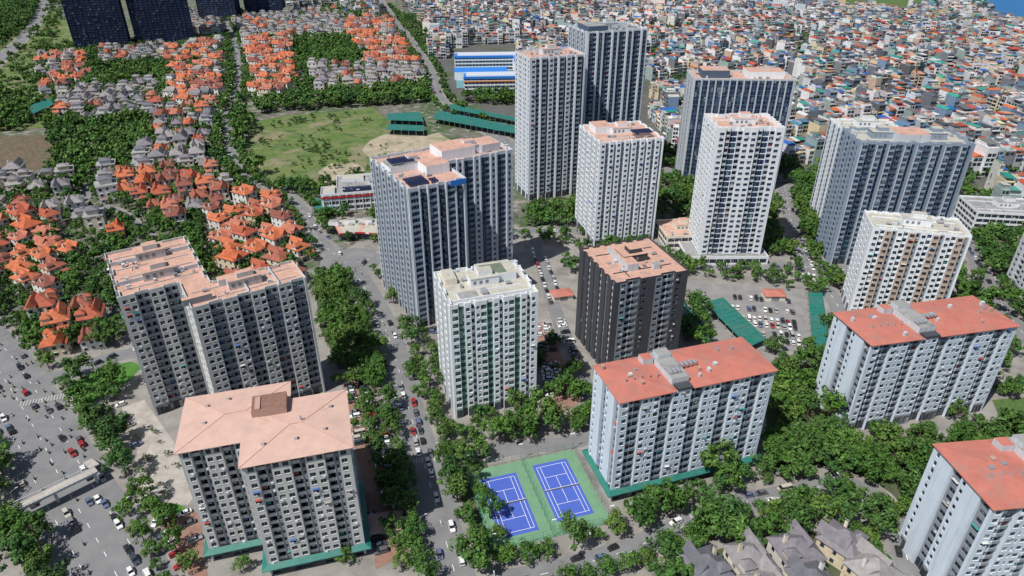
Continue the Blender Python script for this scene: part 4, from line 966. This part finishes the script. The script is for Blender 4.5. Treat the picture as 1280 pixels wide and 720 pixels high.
def putcar(x, y, a, name='parked_car', z=.06, mask=9):
    if occ(x, y) & mask: return
    for (qx, qy) in CG[-60:]:
        if abs(x-qx) < 2.2 and abs(y-qy) < 2.2: return
    CG.append((x, y))
    inst(name, rc.choice(CARS[:5] if rc.random() < .93 else CARS), x, y, z, a+rc.uniform(-.04, .04)+(math.pi if rc.random() < .5 else 0))
def carrow(u0, v0, u1, v1, perp=True, prob=.85, rows=1, gap=0, step=None):
    a = Vector(P(u0, v0)); b = Vector(P(u1, v1)); d = b-a; l = d.length; t = d/l; n = Vector((-t.y, t.x)); st = step or (2.65 if perp else 5.8); an = math.atan2(t.y, t.x)+(math.pi/2 if perp else 0)
    for r in range(rows):
        for k in range(int(l/st)):
            if rc.random() < prob:
                p = a+t*(k+.5)*st+n*r*gap; putcar(p.x+rc.uniform(-.15, .15), p.y+rc.uniform(-.15, .15), an, z=.1)
carrow(915, 372, 990, 378, prob=.8); carrow(905, 384, 998, 392); carrow(925, 398, 1000, 405); carrow(940, 406, 1004, 412, prob=.9); carrow(965, 428, 1010, 431); carrow(950, 418, 1006, 422)
carrow(436, 480, 452, 560); carrow(452, 470, 490, 640, prob=.9); carrow(465, 640, 480, 700); carrow(478, 530, 500, 640, prob=.7); carrow(492, 600, 512, 680, prob=.8)
carrow(672, 410, 690, 505, prob=.75); carrow(682, 405, 704, 500, prob=.8); carrow(700, 400, 728, 470, prob=.6)
carrow(560, 350, 540, 420, prob=.6); carrow(480, 455, 495, 520, False, .7); carrow(516, 500, 550, 640, False, .75); carrow(500, 480, 532, 600, False, .5)
carrow(120, 620, 180, 720, False, .7); carrow(75, 545, 120, 610, False, .6); carrow(180, 655, 235, 652, prob=.8); carrow(205, 665, 230, 715, prob=.8); carrow(230, 640, 250, 690, prob=.8); carrow(150, 505, 172, 560, prob=.4)
carrow(780, 700, 850, 668, False, .8); carrow(860, 648, 980, 625, False, .8); carrow(740, 700, 790, 690, False, .7); carrow(985, 298, 1000, 340, False, .8); carrow(996, 290, 1020, 345, False, .8); carrow(1030, 365, 1052, 430, False, .6)
carrow(620, 535, 700, 525, prob=.6); carrow(880, 328, 985, 334, False, .6); carrow(1000, 345, 1040, 352, prob=.8); carrow(665, 312, 690, 385, False, .8); carrow(676, 310, 700, 370, False, .8); carrow(960, 470, 1040, 450, False, .4)
carrow(1210, 310, 1250, 378, False, .7); carrow(1050, 350, 1060, 380, prob=.7); carrow(390, 285, 430, 310, False, .7); carrow(505, 45, 545, 118, False, .3); carrow(180, 430, 100, 465, False, .6)
for (u, v) in ((425, 318), (455, 330), (430, 338), (402, 312)): putcar(*P(u, v), rc.uniform(0, 6), 'car', .1, 1)
def along(rd, n, lanes, rng=(0, 1)):
    c, nr = rd
    for k in range(n):
        i = int((len(c)-2)*rc.uniform(*rng)); o = rc.choice(lanes); t = c[i+1]-c[i]; p = c[i]+nr[i]*o; putcar(p.x, p.y, math.atan2(t.y, t.x)+(0 if o > 0 else math.pi), 'car', .12, 1)
along(avenue, 38, [-10.5, -7, -3.5, 3.5, 7, 10.5], (.3, .95)); along(boul, 12, [-3, 3]); along(nw, 22, [-2.3, 2.3]); along(mid, 16, [-2.3, 2.3]); along(north, 40, [-4, 4]); along(low, 8, [-2.2, 2.2]); along(east, 8, [-2.2, 2.2])
# motorbike with rider (skinned body)
def skin(chainsv, edges, radii):
    me = bpy.data.meshes.new('body'); me.from_pydata(chainsv, edges, []); o = bpy.data.objects.new('body', me); sc.collection.objects.link(o)
    md = o.modifiers.new('s', 'SKIN'); 
    for i, r in enumerate(radii): me.skin_vertices[0].data[i].radius = (r, r)
    me.skin_vertices[0].data[0].use_root = True
    o.modifiers.new('u', 'SUBSURF').levels = 1
    dg = bpy.context.evaluated_depsgraph_get(); m2 = bpy.data.meshes.new_from_object(o.evaluated_get(dg)); bpy.data.objects.remove(o)
    return m2
V = [(0, 0, .85), (0.05, 0, 1.1), (.08, 0, 1.35), (.1, 0, 1.5), (.12, 0, 1.64), (.1, .2, 1.36), (.25, .25, 1.15), (.5, .25, 1.05), (.1, -.2, 1.36), (.25, -.25, 1.15), (.5, -.25, 1.05), (.05, .13, .83), (.42, .17, .78), (.35, .17, .4), (.05, -.13, .83), (.42, -.17, .78), (.35, -.17, .4)]
E = [(0, 1), (1, 2), (2, 3), (3, 4), (2, 5), (5, 6), (6, 7), (2, 8), (8, 9), (9, 10), (0, 11), (11, 12), (12, 13), (0, 14), (14, 15), (15, 16)]
Rr = [.16, .15, .17, .07, .12, .07, .05, .04, .07, .05, .04, .1, .09, .06, .1, .09, .06]
body = skin(V, E, Rr)
mb = MB()
mb.v = [tuple(v.co) for v in body.vertices]; mb.f = [tuple(p.vertices) for p in body.polygons]; mb.m = [mb.mi(Cloth)]*len(mb.f)
for x in (-.6, .65): mb.cyl((x, -.05, .3), (x, .05, .3), .3, .3, 12, Tire)
loft(mb, [(-.85, .1, .55, .85), (-.3, .15, .3, .82), (.2, .13, .25, .5), (.45, .12, .3, .95), (.6, .08, .6, 1.05)], CarPaint)
mb.cyl((.5, -.33, 1.03), (.5, .33, 1.03), .025, .025, 6, Tire); mb.cyl((.5, 0, 1.0), (.66, 0, .3), .04, .04, 6, Steel)
mb.cyl((.12, 0, 1.62), (.12, 0, 1.82), .15, .09, 10, CarPaint)
BIKE = mb.mesh('motorbike_with_rider')
def bikes(rd, n, w, rng):
    c, nr = rd
    for k in range(n):
        i = int((len(c)-2)*rc.uniform(*rng)); o = rc.uniform(-w, w); t = c[i+1]-c[i]; p = c[i]+nr[i]*o; inst('motorbike_with_rider', BIKE, p.x, p.y, .13, math.atan2(t.y, t.x)+(0 if o > 0 else math.pi))
bikes(avenue, 90, 12, (.2, .95)); bikes(boul, 14, 5, (0, 1)); bikes(mid, 8, 4, (0, 1)); bikes(low, 6, 3.5, (0, 1))
V = [(0, 0, .95), (0, 0, 1.2), (0, 0, 1.42), (0, 0, 1.52), (0, 0, 1.66), (0, .19, 1.42), (.05, .24, 1.15), (.14, .24, .9), (0, -.19, 1.42), (-.05, -.24, 1.15), (-.05, -.24, .88), (.02, .1, .9), (.15, .1, .5), (.12, .1, .06), (0, -.1, .9), (-.06, -.1, .5), (-.22, -.1, .1)]
ped = skin(V, E, [.15, .14, .16, .06, .11, .07, .05, .035, .07, .05, .035, .1, .07, .05, .1, .07, .05]); ped.materials.append(Cloth)
for poly_ in ([(160, 520), (180, 510), (245, 605), (170, 618)], [(420, 320), (455, 318), (458, 335), (425, 340)], [(700, 300), (840, 300), (860, 325), (700, 310)], [(560, 535), (700, 525), (720, 545), (560, 560)]):
    q = PL(poly_)
    for k in range(14):
        x = rc.uniform(min(p[0] for p in q), max(p[0] for p in q)); y = rc.uniform(min(p[1] for p in q), max(p[1] for p in q))
        if inpoly(x, y, q) and not occ(x, y) & 9: inst('pedestrian', ped, x, y, .1, rc.uniform(0, 6.28))
# street lamps
mb = MB(); mb.cyl((0, 0, 0), (0, 0, 8.5), .11, .07, 8, Steel); mb.cyl((0, 0, 8.4), (1.9, 0, 9.1), .06, .05, 6, Steel); mb.box(1.6, -.17, 9.05, 2.5, .17, 9.2, W_lgrey); mb.cyl((0, 0, 0), (0, 0, .6), .2, .2, 8, Steel); LAMP = mb.mesh('street_lamp')
for (rd, w) in ((avenue, 13.5), (boul, 6.3), (mid, 4.6), (low, 4.4), (nw, 4.6), (north, 6.6)):
    c, nr = rd
    for i in range(3, len(c)-1, 7):
        s = 1 if (i//7) % 2 else -1; p = c[i]+nr[i]*s*(w+.8); n = -nr[i]*s
        inst('street_lamp', LAMP, p.x, p.y, .1, math.atan2(n.y, n.x))

# ------------------------------------------------------------------ camera, light, sky
cam = bpy.data.cameras.new('camera'); co = bpy.data.objects.new('camera', cam); sc.collection.objects.link(co)
co.location = (0, 0, CH); co.rotation_euler = (math.pi/2-PITCH, 0, 0); cam.sensor_width = 36; cam.lens = FPX/1280*36; cam.clip_end = 20000; cam.clip_start = 1
sc.camera = co
el = rad(57); az_dir = Vector((-.74, -.67))
az_dir.normalize()
d = Vector((az_dir.x*math.cos(el), az_dir.y*math.cos(el), math.sin(el)))
sl = bpy.data.lights.new('sun', 'SUN'); sl.energy = 5.0; sl.angle = rad(.5); sl.color = (1, .97, .92)
so = bpy.data.objects.new('sun', sl); sc.collection.objects.link(so); so.rotation_euler = d.to_track_quat('Z', 'Y').to_euler()
w = bpy.data.worlds.new('World'); sc.world = w; w.use_nodes = True; nt = w.node_tree
sky = nt.nodes.new('ShaderNodeTexSky'); sky.sky_type = 'NISHITA'; sky.sun_disc = False; sky.sun_elevation = el; sky.sun_rotation = math.atan2(az_dir.x, az_dir.y)
nt.links.new(sky.outputs[0], nt.nodes['Background'].inputs['Color']); nt.nodes['Background'].inputs['Strength'].default_value = .08
sc.view_settings.view_transform = 'Standard'; sc.view_settings.look = 'None'; sc.view_settings.exposure = 0
